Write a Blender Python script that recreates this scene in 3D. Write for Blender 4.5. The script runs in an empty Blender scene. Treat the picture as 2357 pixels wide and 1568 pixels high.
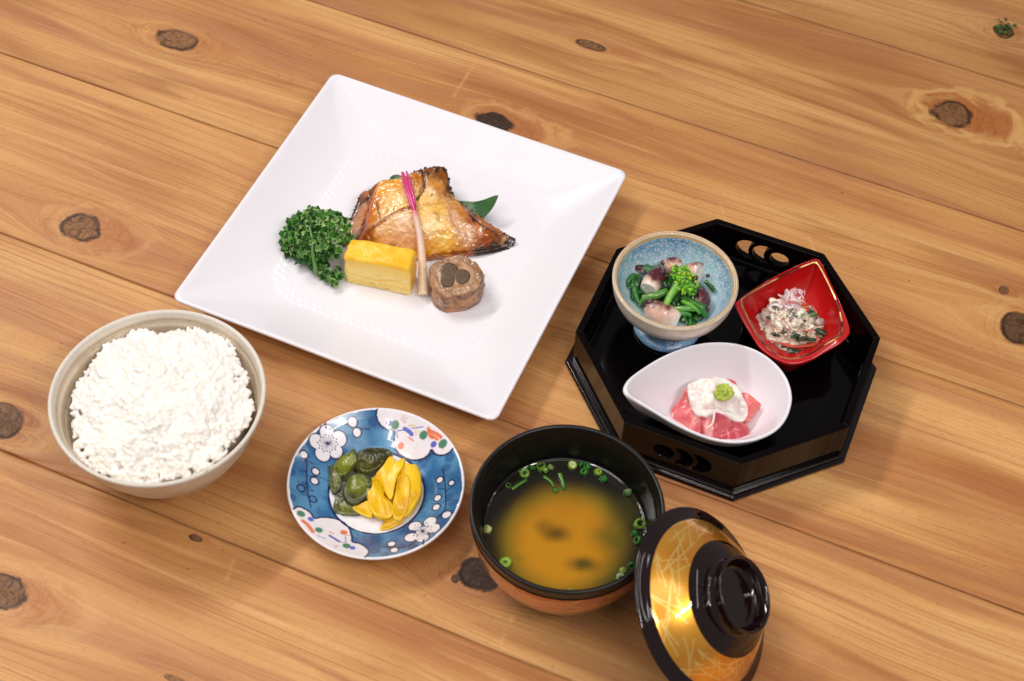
import bpy, math, random
import numpy as np
from mathutils import Vector, Matrix, geometry

random.seed(7)
S = bpy.context.scene
COL = S.collection

# ------------------------------------------------------------------ camera
PW, PH = 2357.0, 1568.0
F, PITCH, ROLL, CH = 3757.6, 0.93266, 0.055694, 0.90702
_cp, _sp, _cr, _sr = math.cos(PITCH), math.sin(PITCH), math.cos(ROLL), math.sin(ROLL)
FWD = np.array([0, _cp, -_sp]); _R = np.array([1.0, 0, 0]); _U = np.cross(_R, FWD)
RT = _cr*_R + _sr*_U; UP = -_sr*_R + _cr*_U
EYE = np.array([0, 0, CH])
cam_d = bpy.data.cameras.new('camera'); cam = bpy.data.objects.new('camera', cam_d); COL.objects.link(cam)
m = Matrix.Identity(4)
for i in range(3):
    m[i][0], m[i][1], m[i][2], m[i][3] = RT[i], UP[i], -FWD[i], EYE[i]
cam.matrix_world = m
cam_d.sensor_width = 36; cam_d.lens = F/PW*36; cam_d.clip_start = .05; cam_d.clip_end = 60
cam_d.dof.use_dof = True; cam_d.dof.focus_distance = 1.135; cam_d.dof.aperture_fstop = 9.0
S.camera = cam

# ------------------------------------------------------------------ world and ceiling lamps
w = bpy.data.worlds.new('World'); S.world = w; w.use_nodes = True
w.node_tree.nodes['Background'].inputs[0].default_value = (1.0, .95, .93, 1)
w.node_tree.nodes['Background'].inputs[1].default_value = .28
def area(name, loc, target, sx, sy, power, col):
    d = bpy.data.lights.new(name, 'AREA'); d.shape = 'RECTANGLE'; d.size = sx; d.size_y = sy
    d.energy = power; d.color = col
    o = bpy.data.objects.new(name, d); COL.objects.link(o); o.location = loc
    o.rotation_euler = (Vector(target)-Vector(loc)).to_track_quat('-Z', 'Y').to_euler()
    return o
WHT = (1.0, .965, .93)
CT = (0, .68, 0)
for k, (x, y, z, p) in enumerate([(-1.05, 1.45, 1.75, 14.5), (1.75, .75, 1.5, 1.0), (-.75, -.05, 1.9, 4.5), (.75, -.25, 1.7, 9.0)]):
    for s in (-1, 1):
        area('ceiling_tube_lamp', (x, y+s*.035, z), (x*.25, .68+(y-.68)*.25, 0), 1.15, .03, p, WHT)
area('ceiling_diffuser_lamp', (-.1, .35, 2.1), (0, .68, 0), 1.7, .9, 10, WHT)

vs = S.view_settings
vs.view_transform = 'Standard'; vs.look = 'None'; vs.exposure = -0.30; vs.gamma = 1
S.render.engine = 'CYCLES'

# ------------------------------------------------------------------ helpers
def at(px, z):
    px = np.asarray(px, float)
    d = FWD + ((px[..., 0:1]-PW/2)/F)*RT - ((px[..., 1:2]-PH/2)/F)*UP
    t = (np.asarray(z)[..., None]-CH)/d[..., 2:3] if np.ndim(z) else (z-CH)/d[..., 2:3]
    return EYE + d*t
def conv(ox, oy, s):
    def f(p):
        p = np.asarray(p, float)
        return np.stack([(ox+p[..., 0]/s)/1.7378, (oy+p[..., 1]/s)/1.7378], -1)
    return f
ZF = conv(1050, 580, 2.1427); ZT = conv(2430, 900, 2.357); ZS = conv(1100, 1600, 2.306)
ZB = conv(1850, 1660, 1.96); ZL = conv(2450, 1980, 2.104); ZR = conv(2250, 1350, 1.813)
ZK = conv(150, 1200, 1.96); ZD = conv(2750, 850, 2.091); ZI = lambda p: np.asarray(p, float)
def lin(c):
    c = np.asarray(c, float)/255.0
    return np.where(c <= .04045, c/12.92, ((c+.055)/1.055)**2.4)
def _hash(ix, iy, iz):
    n = (ix*374761393 + iy*668265263 + iz*1274126177) & 0x7fffffff
    n = ((n ^ (n >> 13))*1274126177) & 0x7fffffff
    return ((n ^ (n >> 16)) & 0xffff)/65535.0
def vn(P):
    P = np.asarray(P, float); i = np.floor(P).astype(np.int64); f = P-i; f = f*f*(3-2*f)
    r = 0
    for a in (0, 1):
        for b in (0, 1):
            for c in (0, 1):
                wgt = (f[..., 0] if a else 1-f[..., 0])*(f[..., 1] if b else 1-f[..., 1])*(f[..., 2] if c else 1-f[..., 2])
                r = r + wgt*_hash(i[..., 0]+a, i[..., 1]+b, i[..., 2]+c)
    return r*2-1
def fbm(P, sc=1.0, oc=4, seed=0.0):
    P = np.asarray(P, float)*sc+seed*17.31+91.7
    r = 0; a = 1; t = 0
    for k in range(oc):
        r = r+a*vn(P); t += a; a *= .5; P = P*2.03+11.3
    return r/t*1.35
def sst(a, b, x):
    t = np.clip((x-a)/(b-a), 0, 1); return t*t*(3-2*t)
def mix(a, b, t):
    t = np.clip(np.asarray(t), 0, 1)
    if t.ndim: t = t[..., None]
    return a*(1-t)+b*t
def catmull(P, n, closed=False):
    P = np.asarray(P, float); N = len(P); out = []
    segs = N if closed else N-1
    L = [np.linalg.norm(P[(i+1) % N]-P[i]) for i in range(segs)]
    cum = np.r_[0, np.cumsum(L)]
    ts = np.linspace(0, cum[-1], n, endpoint=not closed)
    for t in ts:
        i = min(int(np.searchsorted(cum, t, 'right')-1), segs-1)
        u = (t-cum[i])/max(L[i], 1e-9)
        g = (lambda k: P[k % N]) if closed else (lambda k: P[min(max(k, 0), N-1)])
        p0, p1, p2, p3 = g(i-1), g(i), g(i+1), g(i+2)
        out.append(.5*((2*p1)+(-p0+p2)*u+(2*p0-5*p1+4*p2-p3)*u*u+(-p0+3*p1-3*p2+p3)*u**3))
    return np.array(out)
def inpoly(P, poly):
    x, y = P[..., 0], P[..., 1]; r = np.zeros(x.shape, bool); n = len(poly)
    for i in range(n):
        x0, y0 = poly[i][:2]; x1, y1 = poly[(i+1) % n][:2]
        if y0 == y1: continue
        c = ((y0 > y) != (y1 > y)) & (x < (x1-x0)*(y-y0)/(y1-y0)+x0)
        r ^= c
    return r
def pdist(P, pts, closed=False):
    P = P[:, :2]; d = np.full(len(P), 1e9); pts = np.asarray(pts, float)[:, :2]
    if len(pts) == 1: return np.linalg.norm(P-pts[0], axis=1)
    n = len(pts) if closed else len(pts)-1
    for i in range(n):
        a = pts[i]; b = pts[(i+1) % len(pts)]; ab = b-a
        t = np.clip(((P-a)@ab)/max(ab@ab, 1e-12), 0, 1)
        d = np.minimum(d, np.linalg.norm(P-a-t[:, None]*ab, axis=1))
    return d
def idw(P, ctrl, cols, p=3.0):
    w_ = 0; r = 0
    for c, k in zip(ctrl, cols):
        q = 1.0/(np.linalg.norm(P[:, :2]-np.asarray(c)[:2], axis=1)+1e-4)**p
        w_ = w_+q; r = r+q[:, None]*np.asarray(k, float) if np.ndim(k) else r+q*k
    return r/(w_[:, None] if np.ndim(cols[0]) else w_)

def mesh(name, V, Fc, mat, parent=None, smooth=True, col=None, attrs=None, loc=None, mats=None, fmat=None):
    me = bpy.data.meshes.new(name)
    V = np.asarray(V, float)
    if loc is not None: V = V-np.asarray(loc)
    me.from_pydata(V.tolist(), [], [tuple(int(k) for k in f) for f in Fc])
    if smooth: me.polygons.foreach_set('use_smooth', np.ones(len(me.polygons), bool))
    if col is not None:
        a = me.attributes.new('Col', 'FLOAT_COLOR', 'POINT')
        c = np.ones((len(V), 4)); c[:, :3] = np.clip(col, 0, 1); a.data.foreach_set('color', c.ravel())
    for k, v in (attrs or {}).items():
        a = me.attributes.new(k, 'FLOAT', 'POINT'); a.data.foreach_set('value', np.asarray(v, float))
    me.materials.append(mat)
    me.update()
    o = bpy.data.objects.new(name, me); COL.objects.link(o)
    if loc is not None: o.location = loc
    if parent is not None:
        o.parent = parent
        if loc is None: o.location = -Vector(parent.matrix_basis.translation) if parent.parent is None else (0, 0, 0)
    return o
def part(name, V, Fc, mat, parent, **k):
    # vertices are given in world coordinates; the parent is an Empty or mesh with a plain location
    off = np.array(parent.location)
    p = parent.parent
    while p is not None:
        off = off+np.array(p.location); p = p.parent
    o = mesh(name, np.asarray(V, float)-off, Fc, mat, None, **k); o.parent = parent
    return o
def thing(name, label, cat, loc, group=None):
    o = bpy.data.objects.new(name, None); COL.objects.link(o); o.location = [float(x) for x in loc]
    o.empty_display_size = .01
    o['label'] = label; o['category'] = cat
    if group: o['group'] = group
    return o
def tag(o, label, cat, group=None):
    o['label'] = label; o['category'] = cat
    if group: o['group'] = group
    return o
def grid_faces(nr, nt, close=True, flip=False):
    f = []
    for i in range(nr-1):
        for j in range(nt if close else nt-1):
            a = i*nt+j; b = i*nt+(j+1) % nt; q = (a, b, b+nt, a+nt)
            f.append(q[::-1] if flip else q)
    return f
def lathe(prof, n, c=(0, 0), basis=None, cap0=True, cap1=True):
    """profile of (r, z) -> verts, faces, (theta, r, idx)"""
    prof = np.asarray(prof, float); t = np.linspace(0, 2*np.pi, n, endpoint=False)
    r = np.repeat(prof[:, 0], n); z = np.repeat(prof[:, 1], n); T = np.tile(t, len(prof))
    x = r*np.cos(T); y = r*np.sin(T)
    if basis is None: V = np.c_[x+c[0], y+c[1], z]
    else:
        o, u, v, a = basis; V = o+x[:, None]*u+y[:, None]*v+z[:, None]*a
    f = grid_faces(len(prof), n)
    return V, f, T, r
def dense(prof, step=.0006, smooth=False):
    prof = np.asarray(prof, float); L = np.r_[0, np.cumsum(np.linalg.norm(np.diff(prof, axis=0), axis=1))]
    n = max(int(L[-1]/step), 8)
    if smooth: return catmull(prof, n)
    s = np.linspace(0, L[-1], n); return np.c_[np.interp(s, L, prof[:, 0]), np.interp(s, L, prof[:, 1])]
def vnormals(V, Fc):
    Fq = np.array([f if len(f) == 4 else (*f, f[-1]) for f in Fc if len(f) < 5]); n = np.cross(V[Fq[:, 2]]-V[Fq[:, 0]], V[Fq[:, 3]]-V[Fq[:, 1]])
    N = np.zeros_like(V)
    for k in range(4): np.add.at(N, Fq[:, k], n)
    return N/(np.linalg.norm(N, axis=1)[:, None]+1e-12)

def blob(out, z0, nt=160, nr=40, ctr=None, zc=None, dome=0.0, bev=.18, amp=0.0, sc=200, oc=4, seed=0, base=.92, smooth=True, hfun=None, nwall=5):
    """solid lump: closed outline of (x, y, ztop) standing on z0. returns V, F, s"""
    out = np.asarray(out, float)
    O = catmull(out, nt, True) if smooth else out
    nt = len(O)
    c = O[:, :2].mean(0) if ctr is None else np.asarray(ctr)[:2]
    zt = O[:, 2]
    zc_ = zt.mean() if zc is None else zc
    rings = []; ss = []
    for k in range(nwall):
        t = k/nwall; sh = base+(1-base)*min(1, t*1.6)
        rings.append(np.c_[c+(O[:, :2]-c)*sh, z0+(zt-z0)*(t*.8)]); ss.append(np.full(nt, 1.0+(1-t)))
    nb = 7
    for k in range(nb):
        ph = math.pi/2*k/nb
        sh = 1-bev*(1-math.cos(ph)); zz = zt-(zt-z0)*.2*(1-math.sin(ph))
        rings.append(np.c_[c+(O[:, :2]-c)*sh, zz]); ss.append(np.full(nt, sh))
    for k in range(nr):
        s = (1-bev)*(1-k/nr)
        u = (s/(1-bev)); g = 1-u*u
        rings.append(np.c_[c+(O[:, :2]-c)*s, zt*(1-g)+zc_*g+dome*g]); ss.append(np.full(nt, s))
    V = np.concatenate(rings); s = np.concatenate(ss)
    f = grid_faces(len(rings), nt)
    V = np.r_[V, [[c[0], c[1], zc_+dome]]]; s = np.r_[s, 0]
    L = (len(rings)-1)*nt
    f += [(L+j, L+(j+1) % nt, len(V)-1) for j in range(nt)]; f.append(tuple(range(nt))[::-1])
    if hfun is not None:
        top = s <= 1; V[:, 2] += np.where(top, hfun(V)*sst(1.0, .9, s), 0)
    if amp:
        N = vnormals(V, f); d = amp*fbm(V, sc, oc, seed)*sst(2.0, 1.4, s)
        V = V+N*d[:, None]
    V[:, 2] = np.maximum(V[:, 2], z0)
    return V, f, s
def zout(cv, pts, z=None):
    """image outline points (x, y[, z]) -> world outline"""
    pts = [tuple(p) if len(p) == 3 else (p[0], p[1], z) for p in pts]
    return np.array([at(cv(np.array(p[:2])), p[2]) for p in pts])
def tube(P, R, n=10, m=40, squash=None):
    P = np.asarray(P, float); R = np.asarray(R, float)
    Q = catmull(np.c_[P, R], m); r = np.maximum(Q[:, 3], 1e-5); Q = Q[:, :3]
    T = np.gradient(Q, axis=0); T /= np.linalg.norm(T, axis=1)[:, None]+1e-12
    V = []; a = np.cross(T[0], [.13, .2, 1.0]); a /= np.linalg.norm(a)
    for i in range(m):
        a = a-T[i]*(a@T[i]); a /= np.linalg.norm(a); b = np.cross(T[i], a)
        for j in range(n):
            t = 2*np.pi*j/n; k = squash or 1
            V.append(Q[i]+r[i]*(np.cos(t)*a+np.sin(t)*b*k))
    f = grid_faces(m, n); f.append(tuple(range(n))[::-1]); f.append(tuple((m-1)*n+j for j in range(n)))
    return np.array(V), f, np.repeat(np.linspace(0, 1, m), n)
class Bag:
    def __init__(s): s.V = []; s.F = []; s.C = []; s.n = 0
    def add(s, V, Fc, c=None):
        V = np.asarray(V, float); s.V.append(V); s.F += [tuple(k+s.n for k in f) for f in Fc]; s.n += len(V)
        c = np.asarray(c if c is not None else (1, 1, 1), float)
        s.C.append(np.broadcast_to(c, (len(V), 3)).copy())
    def get(s): return np.concatenate(s.V), s.F, np.concatenate(s.C)
def ellipsoid(c, ax, nu=6, nv=5):
    """ax: 3x3 rows are axis vectors; first is the long one"""
    V = []; 
    for i in range(nv+1):
        ph = math.pi*i/nv
        for j in range(nu):
            t = 2*math.pi*j/nu; V.append((math.cos(ph), math.sin(ph)*math.cos(t), math.sin(ph)*math.sin(t)))
    V = np.array(V)@np.asarray(ax)+np.asarray(c)
    return V, grid_faces(nv+1, nu)
def rmat(rx, ry, rz):
    return np.array((Matrix.Rotation(rz, 3, 'Z')@Matrix.Rotation(ry, 3, 'Y')@Matrix.Rotation(rx, 3, 'X')))

# ------------------------------------------------------------------ materials
def pmat(name, col=None, rough=.5, spec=.5, coat=0, croug=.05, sss=0, ssr=.004, metal=0, var=0.0, vsc=60, bump=0, bsc=300, bdet=4, ior=None, stretch=None, vcol2=None):
    mt = bpy.data.materials.new(name); mt.use_nodes = True; nt = mt.node_tree; N = nt.nodes; L = nt.links
    b = N['Principled BSDF']
    b.inputs['Roughness'].default_value = rough; b.inputs['Specular IOR Level'].default_value = spec
    b.inputs['Coat Weight'].default_value = coat; b.inputs['Coat Roughness'].default_value = croug
    b.inputs['Metallic'].default_value = metal
    if sss:
        b.inputs['Subsurface Weight'].default_value = sss; b.inputs['Subsurface Scale'].default_value = ssr
        b.inputs['Subsurface Radius'].default_value = (1, .6, .4)
    tc = N.new('ShaderNodeTexCoord'); mp = N.new('ShaderNodeMapping'); L.new(tc.outputs['Object'], mp.inputs[0])
    if stretch: mp.inputs['Scale'].default_value = stretch
    if col is None:
        at_ = N.new('ShaderNodeAttribute'); at_.attribute_name = 'Col'; csock = at_.outputs['Color']
    else:
        rgb = N.new('ShaderNodeRGB'); rgb.outputs[0].default_value = (*lin(col), 1); csock = rgb.outputs[0]
    if var:
        nz = N.new('ShaderNodeTexNoise'); nz.inputs['Scale'].default_value = vsc; nz.inputs['Detail'].default_value = 6
        L.new(mp.outputs[0], nz.inputs['Vector'])
        mr = N.new('ShaderNodeMapRange'); mr.inputs[1].default_value = .3; mr.inputs[2].default_value = .7
        mr.inputs[3].default_value = 1-var; mr.inputs[4].default_value = 1+var*.6
        L.new(nz.outputs[0], mr.inputs[0])
        mx = N.new('ShaderNodeVectorMath'); mx.operation = 'SCALE'; L.new(csock, mx.inputs[0]); L.new(mr.outputs[0], mx.inputs['Scale'])
        csock = mx.outputs[0]
    L.new(csock, b.inputs['Base Color'])
    if bump:
        nb = N.new('ShaderNodeTexNoise'); nb.inputs['Scale'].default_value = bsc; nb.inputs['Detail'].default_value = bdet
        L.new(mp.outputs[0], nb.inputs['Vector'])
        bp = N.new('ShaderNodeBump'); bp.inputs['Strength'].default_value = 1; bp.inputs['Distance'].default_value = bump
        L.new(nb.outputs[0], bp.inputs['Height']); L.new(bp.outputs[0], b.inputs['Normal'])
    return mt
M = {}
M['porcelain'] = pmat('white porcelain glaze', (238, 234, 240), .22, .45, coat=.25, croug=.03, var=.015, vsc=25, bump=.00004, bsc=60)
M['saucer'] = pmat('painted porcelain', None, .18, .5, coat=.5, croug=.02, var=.04, vsc=250, bump=.00003, bsc=90)
M['stone'] = pmat('beige stoneware', None, .5, .35, var=.08, vsc=500, bump=.00012, bsc=260)
M['lacq'] = pmat('black lacquer', (5, 3, 4), .07, .22, var=.25, vsc=30, bump=.00001, bsc=90)
M['lacq_wall'] = pmat('black lacquer panel', (9, 4, 5), .08, .15, var=.25, vsc=40, bump=.00001, bsc=70)
M['lacq_red'] = pmat('dark red lacquer trim', (18, 6, 10), .12, .45, var=.2, vsc=60)
M['lid_lacq'] = pmat('dark plum lacquer', (24, 7, 10), .05, .45, coat=.3, croug=.02, var=.1, vsc=60, bump=.000008, bsc=80)
M['gold'] = pmat('gold lacquer', None, .30, .5, coat=.9, croug=.05, metal=.72, var=.08, vsc=900, bump=.000012, bsc=1400)
M['soupbowl'] = pmat('satin black bowl', (13, 11, 11), .33, .4, var=.2, vsc=160, bump=.00003, bsc=500)
M['red'] = pmat('red glaze', (186, 18, 20), .22, .5, coat=.5, croug=.03, var=.08, vsc=60, bump=.00005, bsc=120)
M['redgold'] = pmat('worn gold rim line', None, .3, .5, metal=.7, var=.3, vsc=400)
M['cream'] = pmat('cream crackle glaze', None, .3, .5, coat=.3, var=.07, vsc=160, bump=.00004, bsc=200)
M['food'] = pmat('moist food', None, .42, .45, coat=.15, croug=.2, sss=.0, var=.06, vsc=420, bump=.00012, bsc=700)
M['wet'] = pmat('wet glossy food', None, .26, .5, coat=.45, croug=.08, sss=.15, var=.10, vsc=350, bump=.0004, bsc=380)
M['fish'] = pmat('glazed grilled fish', None, .28, .5, coat=.6, croug=.10, sss=.05, var=.10, vsc=420, bump=.0003, bsc=240, bdet=3)
M['char'] = pmat('charred fish edge', None, .5, .4, coat=.25, var=.3, vsc=400, bump=.0012, bsc=700)
M['egg'] = pmat('egg', None, .42, .4, coat=.12, croug=.15, sss=.15, ssr=.006, var=.04, vsc=600, bump=.00018, bsc=800)
M['yellow'] = pmat('radish pickle', None, .38, .45, coat=.2, croug=.2, sss=.1, var=.05, vsc=300, bump=.0001, bsc=300)
M['cuke'] = pmat('cucumber pickle', None, .32, .5, coat=.3, croug=.12, sss=.08, var=.15, vsc=400, bump=.0003, bsc=500)
M['leaf'] = pmat('green leaf', None, .42, .45, var=.22, vsc=350, bump=.0002, bsc=600, sss=.05)
M['radish'] = pmat('grated radish', None, .3, .5, coat=.3, croug=.15, sss=.5, ssr=.008, var=.03, vsc=300, bump=.0003, bsc=500)
M['rice'] = pmat('rice', (248, 241, 234), .38, .4, sss=1.0, ssr=.0032, var=.02, vsc=300, bump=.00008, bsc=500)
_b = M['rice'].node_tree.nodes['Principled BSDF']; _b.inputs['Subsurface Radius'].default_value = (1, .93, .82)
M['ricecore'] = pmat('rice in the shade of the grains', (254, 244, 224), .6, .3, bump=.0005, bsc=500)
M['meat'] = pmat('raw fish slice', None, .28, .5, coat=.4, croug=.1, sss=.3, ssr=.005, var=.10, vsc=260, bump=.0002, bsc=350)
M['soup'] = pmat('miso soup', None, .03, .5, coat=.2, croug=.02)
M['under'] = pmat('dark gap board', (58, 34, 18), .8, .2, var=.3, vsc=30)

def wood_mat():
    mt = bpy.data.materials.new('oiled cedar planks'); mt.use_nodes = True; nt = mt.node_tree; N = nt.nodes; L = nt.links
    b = N['Principled BSDF']
    def attr(n):
        a = N.new('ShaderNodeAttribute'); a.attribute_name = n; return a.outputs['Fac']
    def math_(op, a, c=None, d=None):
        q = N.new('ShaderNodeMath'); q.operation = op
        for i, v in enumerate((a, c, d)):
            if v is None: continue
            if isinstance(v, (int, float)): q.inputs[i].default_value = v
            else: L.new(v, q.inputs[i])
        return q.outputs[0]
    gu, gv, gk, gc, gs = attr('gu'), attr('gv'), attr('gk'), attr('gc'), attr('gs')
    def noise(su, sv, det=4, off=0.0, dist=0.0, rough=.5):
        c = N.new('ShaderNodeCombineXYZ'); L.new(math_('MULTIPLY', gu, su*1.0), c.inputs[0]); L.new(math_('MULTIPLY', gv, sv), c.inputs[1])
        L.new(math_('ADD', gs, off), c.inputs[2])
        n = N.new('ShaderNodeTexNoise'); n.inputs['Scale'].default_value = 1; n.inputs['Detail'].default_value = det
        n.inputs['Distortion'].default_value = dist; n.inputs['Roughness'].default_value = rough
        L.new(c.outputs[0], n.inputs['Vector']); return n.outputs[0]
    def ramp(fac, stops):
        r = N.new('ShaderNodeValToRGB'); e = r.color_ramp.elements
        while len(e) < len(stops): e.new(.5)
        for el, (p, c) in zip(e, stops): el.position = p; el.color = (*lin(c), 1)
        L.new(fac, r.inputs[0]); return r.outputs[0]
    def mixc(a, c, f, mode='MIX'):
        q = N.new('ShaderNodeMix'); q.data_type = 'RGBA'; q.blend_type = mode; q.clamp_factor = True
        if isinstance(f, (int, float)): q.inputs[0].default_value = f
        else: L.new(f, q.inputs[0])
        for i, v in ((6, a), (7, c)):
            if isinstance(v, tuple): q.inputs[i].default_value = (*lin(v), 1)
            else: L.new(v, q.inputs[i])
        return q.outputs[2]
    def rng(f, a, c, lo=0.0, hi=1.0):
        q = N.new('ShaderNodeMapRange'); q.interpolation_type = 'SMOOTHSTEP'
        L.new(f, q.inputs[0]); q.inputs[1].default_value = a; q.inputs[2].default_value = c
        q.inputs[3].default_value = lo; q.inputs[4].default_value = hi; return q.outputs[0]
    broad = noise(3.2, 22, 3, 0)
    col = ramp(broad, [(.30, (170, 108, 60)), (.44, (190, 132, 76)), (.56, (205, 149, 89)), (.70, (217, 164, 103))])
    patch = noise(6, 60, 4, 5, .6)
    col = mixc(col, (156, 94, 50), rng(patch, .48, .72, 0, .72))
    pale = noise(4, 75, 3, 9, .4)
    col = mixc(col, (226, 174, 110), rng(pale, .54, .74, 0, .62))
    pink = noise(2.3, 34, 2, 17, .8)
    col = mixc(col, (178, 118, 78), rng(pink, .50, .66, 0, .6))
    # growth-ring lines
    c = N.new('ShaderNodeCombineXYZ'); L.new(math_('MULTIPLY', gu, .8), c.inputs[0]); L.new(math_('MULTIPLY', gv, 150), c.inputs[1]); L.new(gs, c.inputs[2])
    wv = N.new('ShaderNodeTexWave'); wv.wave_type = 'BANDS'; wv.bands_direction = 'Y'; wv.wave_profile = 'SAW'
    wv.inputs['Scale'].default_value = .30; wv.inputs['Distortion'].default_value = 3.2; wv.inputs['Detail'].default_value = 2.5; wv.inputs['Detail Scale'].default_value = .8
    L.new(c.outputs[0], wv.inputs['Vector'])
    lmask = noise(4, 40, 2, 31)
    line = math_('MULTIPLY', rng(wv.outputs['Fac'], .78, 1.0), rng(lmask, .35, .68))
    col = mixc(col, (160, 92, 50), math_('MULTIPLY', line, .62))
    fine = noise(9, 900, 4, 3)
    col = mixc(col, (158, 94, 54), rng(fine, .50, .72, 0, .38))
    med = noise(5, 330, 3, 71, .3)
    col = mixc(col, (142, 84, 46), rng(med, .55, .80, 0, .26))
    col = mixc(col, (230, 184, 124), rng(med, .42, .24, 0, .22))
    fine2 = noise(30, 2600, 2, 3)
    col = mixc(col, (228, 180, 120), rng(fine2, .54, .78, 0, .26))
    mott = noise(260, 420, 3, 7)
    col = mixc(col, (150, 92, 54), rng(mott, .52, .8, 0, .28))
    # knots: warped outline, mottled heart, broken dark rim, resinous halo drawn out along the grain
    gh = attr('gh')
    kn = noise(320, 320, 6, 41, .6, .65); ko = noise(70, 70, 3, 43, .2); kn2 = noise(40, 55, 5, 47, .8, .6)
    kd = math_('ADD', gk, math_('ADD', math_('MULTIPLY', math_('SUBTRACT', ko, .5), .75), math_('MULTIPLY', math_('SUBTRACT', kn, .5), .22)))
    kh = math_('ADD', gh, math_('MULTIPLY', math_('SUBTRACT', kn2, .5), 2.0))
    ghs = attr('ghs')
    col = mixc(col, (174, 98, 44), math_('MULTIPLY', rng(kh, 1.5, .45, 0, .8), math_('MAXIMUM', ghs, .45)))
    col = mixc(col, (228, 178, 112), math_('MULTIPLY', ghs, math_('MULTIPLY', rng(kh, 1.8, 1.4), rng(kh, .9, 1.42, 0, .6))))
    hm = noise(420, 520, 3, 53)
    col = mixc(col, (120, 66, 30), math_('MULTIPLY', math_('MAXIMUM', ghs, .35), math_('MULTIPLY', rng(kh, 1.35, .7), rng(hm, .5, .72, 0, .6))))
    wr = N.new('ShaderNodeMath'); wr.operation = 'SINE'; L.new(math_('MULTIPLY', math_('ADD', gk, math_('MULTIPLY', kn2, 1.1)), 13), wr.inputs[0])
    col = mixc(col, (138, 80, 42), math_('MULTIPLY', rng(wr.outputs[0], .55, 1), rng(gk, 3.2, 1.3, 0, .2)))
    kcol = ramp(kn, [(.30, (78, 48, 28)), (.45, (124, 82, 48)), (.55, (160, 112, 68)), (.68, (104, 66, 40))])
    kdark = ramp(kn, [(.38, (24, 15, 12)), (.52, (44, 29, 23)), (.64, (70, 46, 32)), (.72, (150, 108, 66))])
    kc = mixc(kcol, kdark, gc)
    cr = noise(30, 30, 2, 61, 1.5); crk = math_('MULTIPLY', rng(math_('ABSOLUTE', math_('SUBTRACT', cr, .5)), .022, .004), rng(gk, .9, .5))
    kc = mixc(kc, (24, 15, 10), math_('MULTIPLY', crk, .35))
    col = mixc(col, kc, rng(kd, 1.04, .90, 0, .96))
    rimm = math_('MULTIPLY', math_('MULTIPLY', rng(kd, .76, .93), rng(kd, 1.16, 1.0)), rng(kn2, .36, .56))
    col = mixc(col, (38, 21, 14), math_('MULTIPLY', rimm, .85))
    # scratches and pale scuffs
    tc = N.new('ShaderNodeTexCoord')
    sn = N.new('ShaderNodeTexNoise'); sn.inputs['Scale'].default_value = 9; sn.inputs['Detail'].default_value = 2
    L.new(tc.outputs['Object'], sn.inputs['Vector'])
    spk = N.new('ShaderNodeTexNoise'); spk.inputs['Scale'].default_value = 210; spk.inputs['Detail'].default_value = 1
    L.new(tc.outputs['Object'], spk.inputs['Vector'])
    col = mixc(col, (88, 50, 30), rng(spk.outputs[0], .76, .84, 0, .6))
    tn = N.new('ShaderNodeVectorMath'); tn.operation = 'SCALE'; L.new(col, tn.inputs[0]); L.new(attr('tint'), tn.inputs['Scale']); col = tn.outputs[0]
    scr = attr('scr')
    col = mixc(col, (236, 184, 122), math_('MULTIPLY', scr, .38))
    edge = attr('edge')
    col = mixc(col, (92, 54, 32), math_('MULTIPLY', edge, .38))
    L.new(col, b.inputs['Base Color'])
    b.inputs['Specular IOR Level'].default_value = .35
    L.new(rng(fine, .3, .7, .42, .56), b.inputs['Roughness'])
    h = math_('ADD', math_('MULTIPLY', fine, -.6), math_('MULTIPLY', kn, rng(gk, 1.1, .8, 0, 1.2)))
    bp = N.new('ShaderNodeBump'); bp.inputs['Strength'].default_value = .6; bp.inputs['Distance'].default_value = .0006
    L.new(h, bp.inputs['Height']); L.new(bp.outputs[0], b.inputs['Normal'])
    return mt
WOOD = wood_mat()

# ------------------------------------------------------------------ the plank table
TH = -.35734; DU = np.array([math.cos(TH), math.sin(TH)]); DV = np.array([-math.sin(TH), math.cos(TH)])
knots = [  # image x, y, half length, half width, darkness
    (405, 92, 44, 24, .1), (190, 524, 42, 36, .15), (16, 975, 34, 42, .5), (1137, 282, 44, 24, 1), (1362, 105, 36, 9, .2),
    (2192, 262, 47, 30, .25), (2346, 757, 44, 38, .7), (1103, 1322, 46, 38, .95), (1048, 1332, 7, 9, .6), (8, 1362, 52, 44, .35),
    (450, 1238, 17, 7, .5), (2308, 72, 22, 14, .4), (2310, 668, 12, 9, .3), (405, 1566, 30, 7, .1), (18, 940, 26, 9, .3)]
KW = []
for kx, ky, a, bb, dk in knots:
    p = at([kx, ky], 0)[:2]; pa = at([kx+a*.93, ky+a*.34], 0)[:2]; pb = at([kx, ky+bb], 0)[:2]
    KW.append((p@DU, p@DV, np.linalg.norm(pa-p), abs((pb-p)@DV)*.95+.0006, dk))
scratches = [[(1098, 142), (1072, 180), (1045, 220)], [(1188, 1412), (1165, 1440), (1150, 1480)], [(1712, 590), (1750, 608)], [(1860, 540), (1880, 590), (1900, 650)],
             [(1060, 330), (1085, 345)], [(596, 1250), (626, 1232)], [(1180, 400), (1200, 404)], [(1660, 470), (1672, 520)], [(520, 1340), (536, 1290)]]
SW = [[at(p, 0)[:2] for p in s] for s in scratches]
table = thing('wooden_table', 'table top of knotty honey-brown wooden planks running diagonally under all the dishes', 'table', (0, .7, 0))
bounds = [.879+.1504+.156*k for k in (3, 2, 1, 0)]+[.879-.156*k for k in range(6)]
U0, U1 = -1.0, .95
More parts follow.
